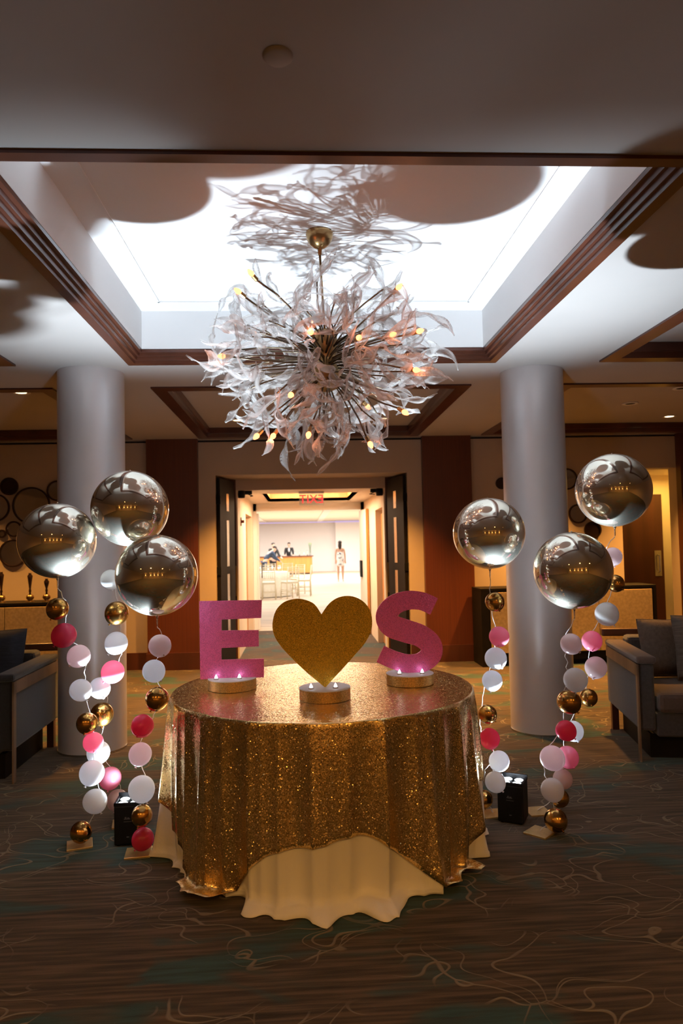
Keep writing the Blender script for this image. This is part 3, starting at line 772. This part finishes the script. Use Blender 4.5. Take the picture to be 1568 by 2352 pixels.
for u, v, rad in bulbs:
    dr = (at(u, v, Y=4.0) - CP).normalized(); oc = CP - CC
    b_ = dr.dot(oc); R_ = abs(rad); disc = b_ * b_ - (oc.length_squared - R_ * R_)
    tt = -b_ if disc < 0 else (-b_ - math.sqrt(disc) if rad > 0 else -b_ + math.sqrt(disc))
    P = CP + dr * tt - CC
    d = P.normalized(); h0 = Vector((d.x * .06, d.y * .06, max(-.1, min(.13, d.z * .15))))
    base = P - d * .02
    sag = d.cross(Vector((0, 0, 1))).normalized() * rc.uniform(-.03, .03) + Vector((0, 0, rc.uniform(-.02, .03)))
    a_ = obj('bulb_arm', MB().tube([h0, h0.lerp(base, .35) + sag, h0.lerp(base, .7) + sag * .8, base - d * .03], .005, 6), 'rod_brass', ch, True)
    for me, nm in ((sock_me, 'socket'), (bulb_me, 'bulb')):
        o = bpy.data.objects.new(nm, me); C.objects.link(o); o.parent = a_; o.location = base
        o.rotation_mode = 'QUATERNION'; o.rotation_quaternion = d.to_track_quat('Z', 'Y')
    light('bulb_lamp', 'POINT', base + d * .045, .38, (1, .34, .14), ch, shadow_soft_size=.012)

# ------------------------------------------------------------------ balloons
ORBS = {'A': (132, 1242, 3.54, .182), 'B': (299, 1168, 3.60, .188), 'C': (360, 1321, 3.42, .190),
        'D': (1122, 1225, 3.64, .183), 'E': (1408, 1126, 3.47, .182), 'F': (1315, 1310, 3.35, .183)}
ODESC = {'A': 'leftmost silver orb balloon, beside the far-left mirrors', 'B': 'highest silver orb balloon of the left cluster, against the column', 'C': 'lowest silver orb balloon of the left cluster, nearest the letter E',
         'D': 'silver orb balloon nearest the letter S, left of the right column', 'E': 'highest silver orb balloon of the right cluster, at upper right', 'F': 'lowest silver orb balloon of the right cluster, over the right column'}
SDESC = {'A': 'the string under the leftmost orb', 'B': 'the string under the highest left orb', 'C': 'the string left of the table',
         'D': 'the string right of the table', 'E': 'the string under the highest right orb', 'F': 'the string under the lowest right orb'}
G, W_, B_, P_, H_ = 'gold_chrome', 'latex_white', 'latex_blush', 'latex_pink', 'latex_hot'
CN = {G: 'gold chrome', W_: 'white', B_: 'pale blush', P_: 'bright pink', H_: 'hot pink'}
STR = {
 'A': [(132, 1398, 25, G), (147, 1459, 28, H_), (181, 1507, 26, B_), (185, 1585, 25, W_), (200, 1661, 24, G), (214, 1705, 23, P_), (211, 1775, 28, W_), (218, 1840, 27, W_), (186, 1911, 24, G)],
 'B': [(254, 1331, 23, W_), (268, 1408, 27, G), (267, 1477, 26, W_), (259, 1543, 26, P_), (229, 1580, 24, W_), (234, 1640, 26, G), (226, 1728, 26, W_), (253, 1787, 25, P_), (270, 1838, 24, B_)],
 'C': [(367, 1483, 26, B_), (353, 1541, 26, W_), (361, 1605, 27, G), (327, 1667, 26, H_), (322, 1732, 26, B_), (325, 1812, 30, W_), (326, 1873, 24, G), (328, 1927, 25, H_)],
 'D': [(1136, 1382, 23, G), (1146, 1462, 24, P_), (1138, 1512, 26, W_), (1130, 1563, 24, W_), (1119, 1640, 22, G), (1124, 1696, 24, H_), (1146, 1748, 24, W_), (1137, 1796, 24, W_), (1112, 1835, 20, G)],
 'E': [(1407, 1278, 22, B_), (1413, 1340, 21, G), (1393, 1410, 28, W_), (1359, 1472, 24, P_), (1368, 1533, 26, B_), (1351, 1602, 21, G), (1316, 1679, 24, W_), (1303, 1739, 26, P_), (1292, 1789, 23, B_), (1286, 1833, 21, G)],
 'F': [(1311, 1479, 25, B_), (1321, 1561, 28, W_), (1306, 1612, 28, G), (1299, 1678, 24, H_), (1268, 1741, 29, B_), (1268, 1814, 27, W_), (1276, 1888, 27, G)]}
BASES = {'A': (183, 1942, .3), 'B': (285, 1893, .2), 'C': (318, 1961, .12), 'D': (1132, 1871, .05), 'E': (1234, 1866, .1), 'F': (1240, 1914, .75)}
ordn = ['first', 'second', 'third', 'fourth', 'fifth', 'sixth', 'seventh', 'eighth', 'ninth', 'tenth']
# round balloon meshes: body slightly longer towards the knot
def balloon_body(seg=28):
    prof = []
    for i in range(17):
        b = PI * i / 16
        r = math.sin(b); z = math.cos(b)
        if z < 0: z *= 1.07; r *= 1 - .05 * (z * z)
        prof.append((max(.0005, r), z))
    return MB().lathe(prof, seg, cap=False)
sb = {}
for m_ in (G, W_, B_, P_, H_):
    me = balloon_body().mesh('balloon_body', True); me.materials.append(MATS[m_]); kn = MB().lathe([(.04, -1.04), (.06, -1.10), (.05, -1.13), (.11, -1.20), (.10, -1.215)], 10).mesh('knot', True); kn.materials.append(MATS[m_]); sb[m_] = (me, kn)
orb_me = MB().sphere((0, 0, 0), 1, 56, 36).mesh('orb', True); orb_me.materials.append(MATS['orb_chrome'])
tail_me = MB().lathe([(.055, -.985), (.030, -1.03), (.016, -1.06), (.022, -1.09), (.014, -1.13), (.020, -1.17), (.012, -1.22), (.018, -1.24)], 10).mesh('tail', True); tail_me.materials.append(MATS['orb_chrome'])
nub_me = MB().lathe([(.022, .99), (.020, 1.02), (.004, 1.026)], 10).mesh('nub', True); nub_me.materials.append(MATS['orb_chrome'])
rb = random.Random(5)
for s_, (u, v, Y, R_) in ORBS.items():
    c = at(u, v, Y=Y)
    t = thing('orb_balloon', ODESC[s_], 'balloon', c, rb.uniform(0, 6), group='large silver orb balloons')
    for nm, me in (('body', orb_me), ('tail', tail_me), ('nub', nub_me)):
        o = bpy.data.objects.new(nm, me); C.objects.link(o); o.parent = t; o.scale = (R_,) * 3
    bu, bv, rot = BASES[s_]; bp = at(bu, bv, Z=0)
    zb = c.z - R_ * 1.255
    pts = [Vector((c.x, c.y, zb))]
    n = len(STR[s_])
    for i, (bu_, bv_, br, m_) in enumerate(STR[s_]):
        q = (i + 1) / (n + .6)
        yy = Y * (1 - q) + bp.y * q
        if s_ == 'D' and i >= 6: yy = (3.82, 3.70, 3.97)[i - 6]
        p = at(bu_, bv_, Y=yy)
        if s_ == 'B' and i >= 7: yy -= 0.0
        rr = br / FPX * yy * .97
        lab = '%s small balloon, %s from top of %s' % (CN[m_], ordn[i], SDESC[s_])
        p.z = max(p.z, rr * 1.25)
        bt = thing('small_balloon', lab, 'balloon', p, group='small balloons on strings')
        bt.rotation_euler = (rb.uniform(-.9, -.15), rb.uniform(-.8, .8), 0)
        bo = bpy.data.objects.new('balloon_body', sb[m_][0]); C.objects.link(bo); bo.parent = bt; bo.scale = (rr,) * 3
        ko = bpy.data.objects.new('knot', sb[m_][1]); C.objects.link(ko); ko.parent = bo
        pts.append(Vector((p.x + rb.uniform(-.4, .4) * rr, p.y + rr * ((2.9 if i == 7 else 1.65) if s_ == 'D' else 1.6 if i == 0 else 1.3), p.z)))
    pts.append(Vector((bp.x, bp.y, .012)))
    cr = catmull(pts, 7)
    for i, p in enumerate(cr):
        if i not in (0, len(cr) - 1): p += Vector((rb.gauss(0, .003), rb.gauss(0, .002), 0))
        p.z = max(.010, p.z)
    o = obj('balloon_ribbon', MB().tube(cr, .0020, 5), 'ribbon_white', None, True)
    tag(o, 'thin white ribbon of %s' % SDESC[s_], 'ribbon', 'balloon ribbons')
    wt = thing('balloon_weight', 'flat square gold weight on the carpet under %s' % SDESC[s_], 'weight', (bp.x, bp.y, 0), rot, group='balloon weights')
    obj('card', MB().box(-.062, .062, -.062, .062, .002, .010), 'gold_card', wt, bevel=.002)
    obj('backing', MB().box(-.060, .060, -.060, .060, 0, .002), 'weight_edge', wt)

# ------------------------------------------------------------------ sofas and pillows
def rbox(x0, x1, y0, y1, z0, z1): return MB().box(x0, x1, y0, y1, z0, z1)
def sofa(loc, rz, side, label, fab):
    """local: x along the sofa away from the arm in view (side=+1: to the right), y back, z up; arm face at x=0"""
    t = thing('sofa', label, 'sofa', loc, rz)
    W, D, H = 2.0, .95, .70
    X = lambda a, b: (min(side * a, side * b), max(side * a, side * b))
    for a0 in (0, W - .13):
        x0, x1 = X(a0 + .012, a0 + .118)
        ar = obj('arm', MB().box(x0, x1, .02, D, .20, H - .05), fab, t, bevel=.02)
        p0, p1 = X(a0, a0 + .13)
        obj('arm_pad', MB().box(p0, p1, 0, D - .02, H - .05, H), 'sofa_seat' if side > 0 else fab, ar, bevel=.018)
        q0, q1 = X(a0 + .001, a0 + .012) if a0 == 0 else X(a0 + .118, a0 + .129)
        obj('arm_rail', MB().box(q0, q1, .0, D - .05, H - .13, H - .05), 'sofa_wood', ar)
        obj('arm_post', MB().box(q0, q1, .0, .045, .0, H - .05), 'sofa_wood', ar)
    x0, x1 = X(.13, W - .13)
    obj('seat_frame', MB().box(x0, x1, .03, D - .05, .16, .32), fab, t, bevel=.012)
    for i in range(2):
        a, b = .135 + i * (W - .27) / 2, .13 + (i + 1) * (W - .27) / 2
        x0, x1 = X(a, b)
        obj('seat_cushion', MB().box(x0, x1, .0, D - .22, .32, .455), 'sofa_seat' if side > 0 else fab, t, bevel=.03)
    x0, x1 = X(.13, W - .13)
    obj('backrest', MB().box(x0, x1, D - .20, D - .03, .32, .74), fab, t, bevel=.03)
    x0, x1 = X(-.02, W + .02)
    obj('back_rail', MB().box(x0, x1, D - .03, D + .03, .72, .78), 'dark_wood', t, bevel=.01)
    x0, x1 = X(.10, W - .10)
    obj('plinth', MB().box(x0, x1, .12, D - .10, 0, .16), 'black_wood', t)
    for a in (.02, W - .07):
        x0, x1 = X(a, a + .05)
        obj('leg', MB().box(x0, x1, D - .1, D - .05, 0, .20), 'dark_wood', t)
    return t
def pillow(loc, rot, w_, h_, material, label):
    m_ = MB(); n = 12; v = []; f = []
    for sgn in (1, -1):
        for i in range(n + 1):
            for j in range(n + 1):
                a, b = i / n * 2 - 1, j / n * 2 - 1
                e = max(0, (1 - a ** 4) * (1 - b ** 4)) ** .6
                k_ = 1 - .06 * (1 - abs(a)) * abs(b) ** 2 ; k2 = 1 - .06 * (1 - abs(b)) * abs(a) ** 2
                v.append((a * w_ / 2 * k2, sgn * (.004 + .07 * e), b * h_ / 2 * k_ + h_ / 2))
    nn_ = (n + 1) ** 2
    for s in range(2):
        for i in range(n):
            for j in range(n):
                q = [s * nn_ + i * (n + 1) + j, s * nn_ + (i + 1) * (n + 1) + j, s * nn_ + (i + 1) * (n + 1) + j + 1, s * nn_ + i * (n + 1) + j + 1]
                f.append(tuple(q))
    bd = [i * (n + 1) for i in range(n)] + [n * (n + 1) + j for j in range(n)] + [(n - i) * (n + 1) + n for i in range(n)] + [n - j for j in range(n)]
    for i in range(len(bd)):
        a, b = bd[i], bd[(i + 1) % len(bd)]; f.append((a, b, b + nn_, a + nn_))
    m_.add(v, f)
    t = thing('throw_pillow', label, 'pillow', loc); t.rotation_euler = rot
    cv = obj('cover', m_, material, t, True)
    obj('piping', MB().tube([Vector(v[i]) + Vector((0, -.004, 0)) for i in bd + [bd[0]]], .005, 5), material, cv, True)
    return t
RZ = -.19
sr = sofa((2.235, 4.74, 0), RZ, 1, 'taupe sofa with wood-trimmed arm at the right edge', 'sofa_taupe')
sl = sofa((-1.88, 4.80, 0), 0.02, -1, 'dark sofa with wood-trimmed arm at the left edge', 'sofa_dark')
def on(s, x, y, z): return s.matrix_basis @ Vector((x, y, z))
pillow(on(sr, .40, .565, .475), (-.22, 0, RZ + .12), .44, .42, 'pillow_brown', 'plain brown pillow behind the arm of the right sofa')
pillow(on(sr, .62, .40, .475), (-.20, 0, RZ + .06), .48, .46, 'pillow_taupe', 'ribbed taupe pillow on the right sofa')
pillow(on(sr, .88, .235, .475), (-.18, 0, RZ - .02), .50, .50, 'pillow_teal', 'dark teal pillow on the right sofa, at the photo edge')
pillow(on(sl, -.37, .565, .475), (-.20, 0, -.04), .44, .46, 'pillow_navy', 'dark navy pillow behind the arm of the left sofa')
pillow(on(sl, -.72, .40, .475), (-.20, 0, .05), .46, .44, 'pillow_navy', 'dark ribbed pillow at the photo edge on the left sofa')

# ------------------------------------------------------------------ sideboards, mirrors, candlesticks
def sideboard(x0, x1, y0, y1, h, label):
    t = thing('sideboard', label, 'sideboard', ((x0 + x1) / 2, (y0 + y1) / 2, 0))
    w_ = (x1 - x0) / 2; d = (y1 - y0) / 2
    obj('carcass', MB().box(-w_ + .02, w_ - .02, -d + .03, d, .06, h - .035), 'black_wood', t)
    obj('top', MB().box(-w_, w_, -d, d, h - .035, h), 'black_wood', t, bevel=.004)
    obj('plinth', MB().box(-w_ + .06, w_ - .06, -d + .08, d - .03, 0, .06), 'black_wood', t)
    obj('end_panel', MB().box(-w_, -w_ + .10, -d, d, 0, h - .035), 'black_wood', t); obj('end_panel', MB().box(w_ - .04, w_, -d, d, 0, h - .035), 'black_wood', t)
    n = 3; a0 = -w_ + .11; st = (2 * w_ - .16) / n
    for i in range(n):
        dr_ = obj('door', MB().box(a0 + i * st + .004, a0 + (i + 1) * st - .004, -d - .002, -d + .025, .16, h - .05), 'cream_panel', t, bevel=.003)
        obj('knob', MB().lathe([(.012, 0), (.012, .02)], 10, M=Matrix.Rotation(PI / 2, 3, 'X'), c=(a0 + (i + (.9 if i % 2 == 0 else .1)) * st, -d - .002, h * .55)), 'brass', dr_)
    return t
sideboard(2.136, 4.30, 8.52, 8.97, .935, 'black-framed sideboard with cream doors behind the right column')
sideboard(-4.90, -2.72, 8.52, 8.97, .905, 'black-topped sideboard with cream doors behind the left column')
def wall_mirror(u, v, r, label, dark=False):
    c = at(u, v, Y=YB - .03)
    t = thing('round_mirror', label, 'mirror', (c.x, YB, c.z), group='round wall mirrors')
    MX = Matrix.Rotation(PI / 2, 3, 'X')
    obj('frame', MB().lathe([(r - .022, .008), (r - .018, .03), (r, .03), (r, .0), (r - .022, .0)], 40, cap=False, M=MX), 'mirror_frame', t, True, auto=.6)
    obj('glass', MB().lathe([(r - .020, .002), (r - .020, .012)], 40, M=MX), 'mirror_frame' if dark else 'mirror', t)
for a in ((20, 1117, .110, 'dark round mirror at the top of the left mirror group', True), (71, 1161, .230, 'largest round mirror of the left group, behind the leftmost orb balloon'), (-12, 1166, .175, 'round mirror cut by the left photo edge'),
          (131, 1127, .130, 'round mirror half hidden by the left column'), (31, 1215, .098, 'small round mirror below the largest mirror on the left'), (3, 1226, .052, 'tiny round mirror at the left photo edge'), (29, 1271, .170, 'lowest round mirror of the left group'),
          (1152, 1110, .075, 'small dark round mirror just left of the right column', True), (1302, 1100, .14, 'upper round mirror just right of the right column'), (1328, 1180, .125, 'middle round mirror behind the right orb balloons'), (1362, 1217, .112, 'lower round mirror behind the right orb balloons', True)):
    wall_mirror(*a)
for u, lb, hh in ((3, 'candlestick at the left photo edge on the left sideboard', .36), (69, 'tallest slim candlestick on the left sideboard', .34), (107, 'shorter slim candlestick nearest the left column', .27)):
    p = at(u, 1384, Y=8.66)
    t = thing('candlestick', lb, 'candlestick', (p.x, 8.66, .905), group='candlesticks on the left sideboard')
    obj('foot', MB().lathe([(.05, 0), (.052, .006), (.02, .014), (.042, .04), (.046, .055), (.036, .078), (.012, .088)], 18), 'brass', t, True)
    obj('stem', MB().lathe([(.012, .086), (.010, .11), (.016, .13), (.010, .15), (.026, hh - .06), (.030, hh - .035), (.014, hh - .012), (.020, hh)], 18), 'mirror_frame', t, True)

# door inside the lit alcove
d = struct('door_7', MB().box(AL0 + .12, 5.26, YB + 1.05, YB + 1.10, .01, 2.14), 'dark_wood', 'brown door inside the yellow-lit alcove')
obj('push_plate', MB().box(5.12, 5.22, YB + 1.04, YB + 1.05, .95, 1.32), 'steel', d)
obj('door_handle', MB().tube([(5.17, YB + 1.04, 1.0), (5.17, YB + .99, 1.02), (5.17, YB + .99, 1.24), (5.17, YB + 1.04, 1.26)], .01), 'steel', d)

# ------------------------------------------------------------------ ballroom: bar, table, chairs, people
t = thing('bar_counter', 'orange wooden bar counter at the far end of the ballroom', 'bar', (-1.9, 38.6, 0))
obj('front', MB().box(-2.45, 2.45, -.35, .30, 0, .94), 'orange_wood', t)
obj('countertop', MB().box(-2.52, 2.52, -.42, .36, .94, .985), 'dark_wood', t, bevel=.008)
obj('kick', MB().box(-2.40, 2.40, -.36, -.35, 0, .08), 'black_wood', t)
rr_ = random.Random(2)
for i, x in enumerate((-1.55, -1.3, -1.0, -.55, -.35, -.12, .12, .3)):
    t = thing('bar_bottle' if i % 2 else 'bar_glass', '%s %s from the left on the ballroom bar' % (['first', 'second', 'third', 'fourth'][i // 2], 'clear bottle' if i % 2 else 'stemmed glass'), 'bottle' if i % 2 else 'glass', (x, 38.5 + rr_.uniform(-.12, .12), .985), group='bottles and glasses on the bar')
    if i % 2:
        obj('bottle_body', MB().lathe([(.036, 0), (.038, .17), (.014, .22), (.013, .28)], 14), 'clear_glass', t, True); obj('cap', MB().lathe([(.015, .275), (.015, .295)], 12), 'steel', t)
    else:
        obj('bowl', MB().lathe([(.006, .09), (.03, .12), (.038, .16), (.034, .2)], 14, cap=False), 'clear_glass', t, True); obj('glass_foot', MB().lathe([(.034, 0), (.006, .008), (.005, .09)], 14), 'clear_glass', t, True)
p = at(713, 1272, Y=38.55)
t = thing('tall_vase', 'tall clear vase with green stems at the right end of the bar', 'vase', (p.x - .02, 38.72, .985))
obj('vase_body', MB().lathe([(.07, 0), (.055, .05), (.05, .3), (.08, .62)], 18, cap=False), 'clear_glass', t, True)
for i in range(7):
    a = i * .9
    obj('stem', MB().tube([(.01 * math.cos(a), .01 * math.sin(a), .02), (.02 * math.cos(a), .02 * math.sin(a), .4), (.07 * math.cos(a), .07 * math.sin(a), .68)], [.008, .012, .016], 6), 'leaf_green', t, True)

def chiavari():
    t = thing('banquet_chair', '', 'chair', group='ivory banquet chairs in the ballroom')
    for x in (-.19, .19):
        obj('front_leg', MB().tube([(x, -.20, 0), (x * .97, -.19, .44)], .016, 8), 'chair_ivory', t, True)
        obj('back_post', MB().tube([(x * 1.02, .20, 0), (x, .19, .44), (x * .9, .24, .92)], .016, 8), 'chair_ivory', t, True)
        for z in (.14, .26): obj('side_stretcher', MB().tube([(x, -.19, z), (x, .19, z)], .009, 6), 'chair_ivory', t, True)
    obj('seat', MB().box(-.20, .20, -.21, .20, .43, .455), 'chair_ivory', t, bevel=.006)
    obj('cushion', MB().box(-.195, .195, -.205, .18, .456, .50), 'cushion_ivory', t, bevel=.018)
    for z in (.60, .78, .84, .90): obj('back_rail', MB().tube([(-.175, .20 + (z - .44) * .1, z), (.175, .20 + (z - .44) * .1, z)], .011, 6), 'chair_ivory', t, True)
    for i in range(5):
        x = -.11 + i * .055; obj('spindle', MB().tube([(x, .215, .60), (x, .235, .78)], .007, 6), 'chair_ivory', t, True)
    for y in (-.19, .19): obj('front_stretcher', MB().tube([(-.185, y, .20), (.185, y, .20)], .009, 6), 'chair_ivory', t, True)
    return t
proto = chiavari()
TBX, TBY = -1.15, 21.9
spots = [(-.36, 20.75, PI + .5, 'ivory banquet chair at the right front of the ballroom table, beside the aisle'), (-.95, 20.55, PI, 'ivory banquet chair with its back to the doorway, left front of the ballroom table'), (-1.62, 20.6, PI - .3, 'ivory banquet chair at the far left front of the ballroom table'),
         (.05, 21.7, PI + 1.5, 'ivory banquet chair on the right side of the ballroom table'), (-.2, 22.6, .9 + PI * 1.5, 'ivory banquet chair at the right rear of the ballroom table'), (-1.15, 23.1, 0, 'ivory banquet chair at the rear of the ballroom table'), (-.55, 25.2, PI + .2, 'ivory banquet chair standing behind the ballroom table'), (-1.1, 25.3, PI, 'ivory banquet chair behind the ballroom table, further left')]
for i, (x, y, a, lb) in enumerate(spots):
    o = proto if i == 0 else copy_tree(proto)
    o.location = (x, y, 0); o.rotation_euler = (0, 0, a); o['label'] = lb
t = thing('dining_table', 'round ballroom table under a pale cloth with place settings', 'table', (TBX, TBY, 0))
obj('tabletop', MB().lathe([(.74, .70), (.74, .735)], 40), 'panel_wood', t)
obj('pedestal', MB().lathe([(.3, 0), (.06, .06), (.06, .70)], 20), 'dark_wood', t)
m_ = MB(); NQ = 120; rw = []
for r, z, am in ((.3, .738, 0), (.74, .738, 0), (.76, .73, 0), (.77, .55, .015), (.79, .3, .03), (.82, .02, .045)):
    rw.append([((r + am * math.sin(12 * 2 * PI * j / NQ)) * math.cos(2 * PI * j / NQ), (r + am * math.sin(12 * 2 * PI * j / NQ)) * math.sin(2 * PI * j / NQ), z) for j in range(NQ)])
for r in rw: m_.v += r
for i in range(len(rw) - 1):
    for j in range(NQ): m_.f.append((i * NQ + j, (i + 1) * NQ + j, (i + 1) * NQ + (j + 1) % NQ, i * NQ + (j + 1) % NQ))
m_.f.append(tuple(range(NQ)))
tag(obj('tablecloth', m_, 'cushion_ivory', None, True, loc=(TBX, TBY, .002)), 'pale cloth covering the round ballroom table', 'tablecloth')
for i in range(8):
    a = i * PI / 4 + .3
    t = thing('water_glass', 'clear glass on the round ballroom table', 'glass', (TBX + .5 * math.cos(a), TBY + .5 * math.sin(a), .741), group='glasses on the ballroom table')
    obj('bowl', MB().lathe([(.006, .07), (.03, .10), (.036, .15), (.032, .19)], 12, cap=False), 'clear_glass', t, True); obj('glass_foot', MB().lathe([(.032, 0), (.006, .008), (.005, .07)], 12), 'clear_glass', t, True)

def skin_mesh(name, V, Ed, R, material, parent, sub=1):
    me = bpy.data.meshes.new(name); me.from_pydata(V, Ed, []); me.update()
    o = bpy.data.objects.new(name, me); C.objects.link(o); o.parent = parent
    me.materials.append(MATS[material])
    o.modifiers.new('skin', 'SKIN'); sv = me.skin_vertices[0].data
    for i, r in enumerate(R):
        sv[i].radius = r if isinstance(r, tuple) else (r, r); sv[i].use_root = (i == 0)
    o.modifiers['skin'].use_smooth_shade = True
    s = o.modifiers.new('sub', 'SUBSURF'); s.levels = sub; s.render_levels = sub
    return o
def person(label, loc, rz, H, lean=0.0, arms=((.25, .1), (.25, .1)), female=False, top='cloth_black', bottom='cloth_black', bare_legs=False, hair_long=False, shirt=False):
    """faces -Y locally; lean bends the trunk forward at the hips; arms: (forward swing, elbow bend) per side"""
    t = thing('person', label, 'person', loc, rz)
    k_ = H / 1.75
    hip = Vector((0, 0, .94))
    Rl = Matrix.Rotation(lean, 3, 'X')
    T = lambda x, y, z: hip + Rl @ (Vector((x, y, z)) - hip)
    sh = .165 if female else .195; hp_ = .10
    V = []; E_ = []; R = []
    def add(p, r, par=None):
        V.append(tuple(Vector(p) * k_)); R.append(tuple(a * k_ for a in r) if isinstance(r, tuple) else r * k_)
        if par is not None: E_.append((par, len(V) - 1))
        return len(V) - 1
    pel = add(hip, (.135 if female else .14, .10)); wa = add(T(0, 0, 1.12), (.105 if female else .13, .085), pel); chs = add(T(0, 0, 1.32), (.135 if female else .16, .10), wa)
    nb = add(T(0, .01, 1.46), (.07, .06), chs); nk = add(T(0, -.005, 1.53), .052, nb)
    hd0 = add(T(0, -.02, 1.585), (.062, .075), nk); hd1 = add(T(0, -.015, 1.655), (.074, .092), hd0); add(T(0, 0, 1.725), (.050, .062), hd1)
    nose = add(T(0, -.105, 1.635), .012, hd1)
    for s in (-1, 1): add(T(s * .082, .0, 1.64), (.010, .018), hd1)
    tips = []
    for s, (sw, eb) in zip((-1, 1), arms):
        S = T(s * sh, 0, 1.42); dirn = Vector((s * .12, -math.sin(sw), -math.cos(sw))).normalized()
        El = S + dirn * .29; d2 = Vector((s * .02, -math.sin(sw + eb), -math.cos(sw + eb))).normalized(); Wr = El + d2 * .25; Pm = Wr + d2 * .07
        a0 = add(S, .056, chs); a1 = add(El, .042, a0); a2 = add(Wr, .028, a1); a3 = add(Pm, (.036, .018), a2)
        sd = Vector((1, 0, 0))
        for q, ln in ((-.030, .065), (-.010, .085), (.010, .082), (.030, .062)):
            f1 = add(Pm + sd * q + d2 * ln * .55, .0085, a3); add(Pm + sd * q + d2 * ln + Vector((0, -.012, 0)), .0075, f1)
        th_ = add(Wr + d2 * .03 - sd * s * .045 + Vector((0, -.01, 0)), .010, a2); add(Wr + d2 * .075 - sd * s * .055 + Vector((0, -.015, 0)), .008, th_)
        tips.append((S, El, Wr))
    for s in (-1, 1):
        l0 = add((s * hp_, 0, .86), .085, pel); l1 = add((s * .10, -.01, .49), .056, l0); l2 = add((s * .10, .015, .30), .052, l1); l3 = add((s * .10, .02, .09), .036, l2); add((s * .105, -.10, .03), (.036, .026), l3)
    body = skin_mesh('body', V, E_, R, 'skin_tone', t)
    # clothing
    V2, E2, R2 = [], [], []
    def add2(p, r, par=None):
        V2.append(tuple(Vector(p) * k_)); R2.append(tuple(a * k_ for a in r) if isinstance(r, tuple) else r * k_)
        if par is not None: E2.append((par, len(V2) - 1))
        return len(V2) - 1
    if female:
        p0 = add2(hip, (.165, .13)); p1 = add2(T(0, 0, 1.12), (.128, .108), p0); p2 = add2(T(0, 0, 1.34), (.158, .122), p1); p3 = add2((0, 0, .76), (.19, .15), p0); add2((0, 0, .62), (.20, .155), p3)
        skin_mesh('dress', V2, E2, R2, top, t)
    else:
        p0 = add2(hip, (.165, .125)); p1 = add2(T(0, 0, 1.12), (.155, .11), p0); p2 = add2(T(0, 0, 1.34), (.185, .122), p1); add2(T(0, .01, 1.46), (.085, .075), p2)
        for (S, El, Wr) in tips:
            q0 = add2(S, .074, p2); q1 = add2(El, .058, q0); add2(Wr, .042, q1)
        skin_mesh('jacket', V2, E2, R2, top, t)
        V2, E2, R2 = [], [], []
        p0 = add2((0, 0, .95), (.15, .115))
        for s in (-1, 1):
            q = add2((s * hp_, 0, .84), .105, p0); q = add2((s * .10, -.01, .49), .080, q); add2((s * .10, .018, .08), .066, q)
        skin_mesh('trousers', V2, E2, R2, bottom, t)
        if shirt:
            obj('shirt_front', MB().sphere(T(0, -.085, 1.34) * k_, .07 * k_, 12, 8, (.8, .55, 1.7)), 'cloth_shirt', t, True)
    for s in (-1, 1):
        obj('shoe', MB().sphere(Vector((s * .104, -.05, .035)) * k_, .05 * k_, 12, 8, (.95, 2.4, .75)), 'cloth_shirt' if female else 'cloth_black', t, True)
        obj('eye', MB().sphere(T(s * .032, -.088, 1.665) * k_, .010 * k_, 8, 6), 'eye_dark', t, True)
    h_ = MB().sphere(T(0, .022, 1.695) * k_, .092 * k_, 18, 12, (.94, 1.08, .92), Rl)
    if hair_long: h_.sphere(T(0, .075, 1.56) * k_, .085 * k_, 16, 12, (.95, .55, 2.1), Rl)
    obj('hair', h_, 'hair_dark', t, True)
    return t
person('woman in a white floral dress walking away across the ballroom', (1.60, 29.9, 0), PI - .15, 1.68, 0, ((.05, .25), (-.05, .3)), True, 'floral', hair_long=True)
person('bartender in dark vest and white shirt behind the ballroom bar', (-.70, 39.75, 0), 0, 1.70, 0, ((.5, .6), (.5, .6)), top='cloth_black', shirt=True)
person('standing man in black behind the ballroom chairs', (-1.33, 33.2, 0), .5, 1.68, .08, ((.6, .5), (.5, .6)), top='cloth_black')
person('person in a navy suit bending forward beside the ballroom tables', (-1.62, 31.2, 0), PI * .62, 1.70, .75, ((.5, .4), (.6, .4)), top='cloth_navy', bottom='cloth_navy')
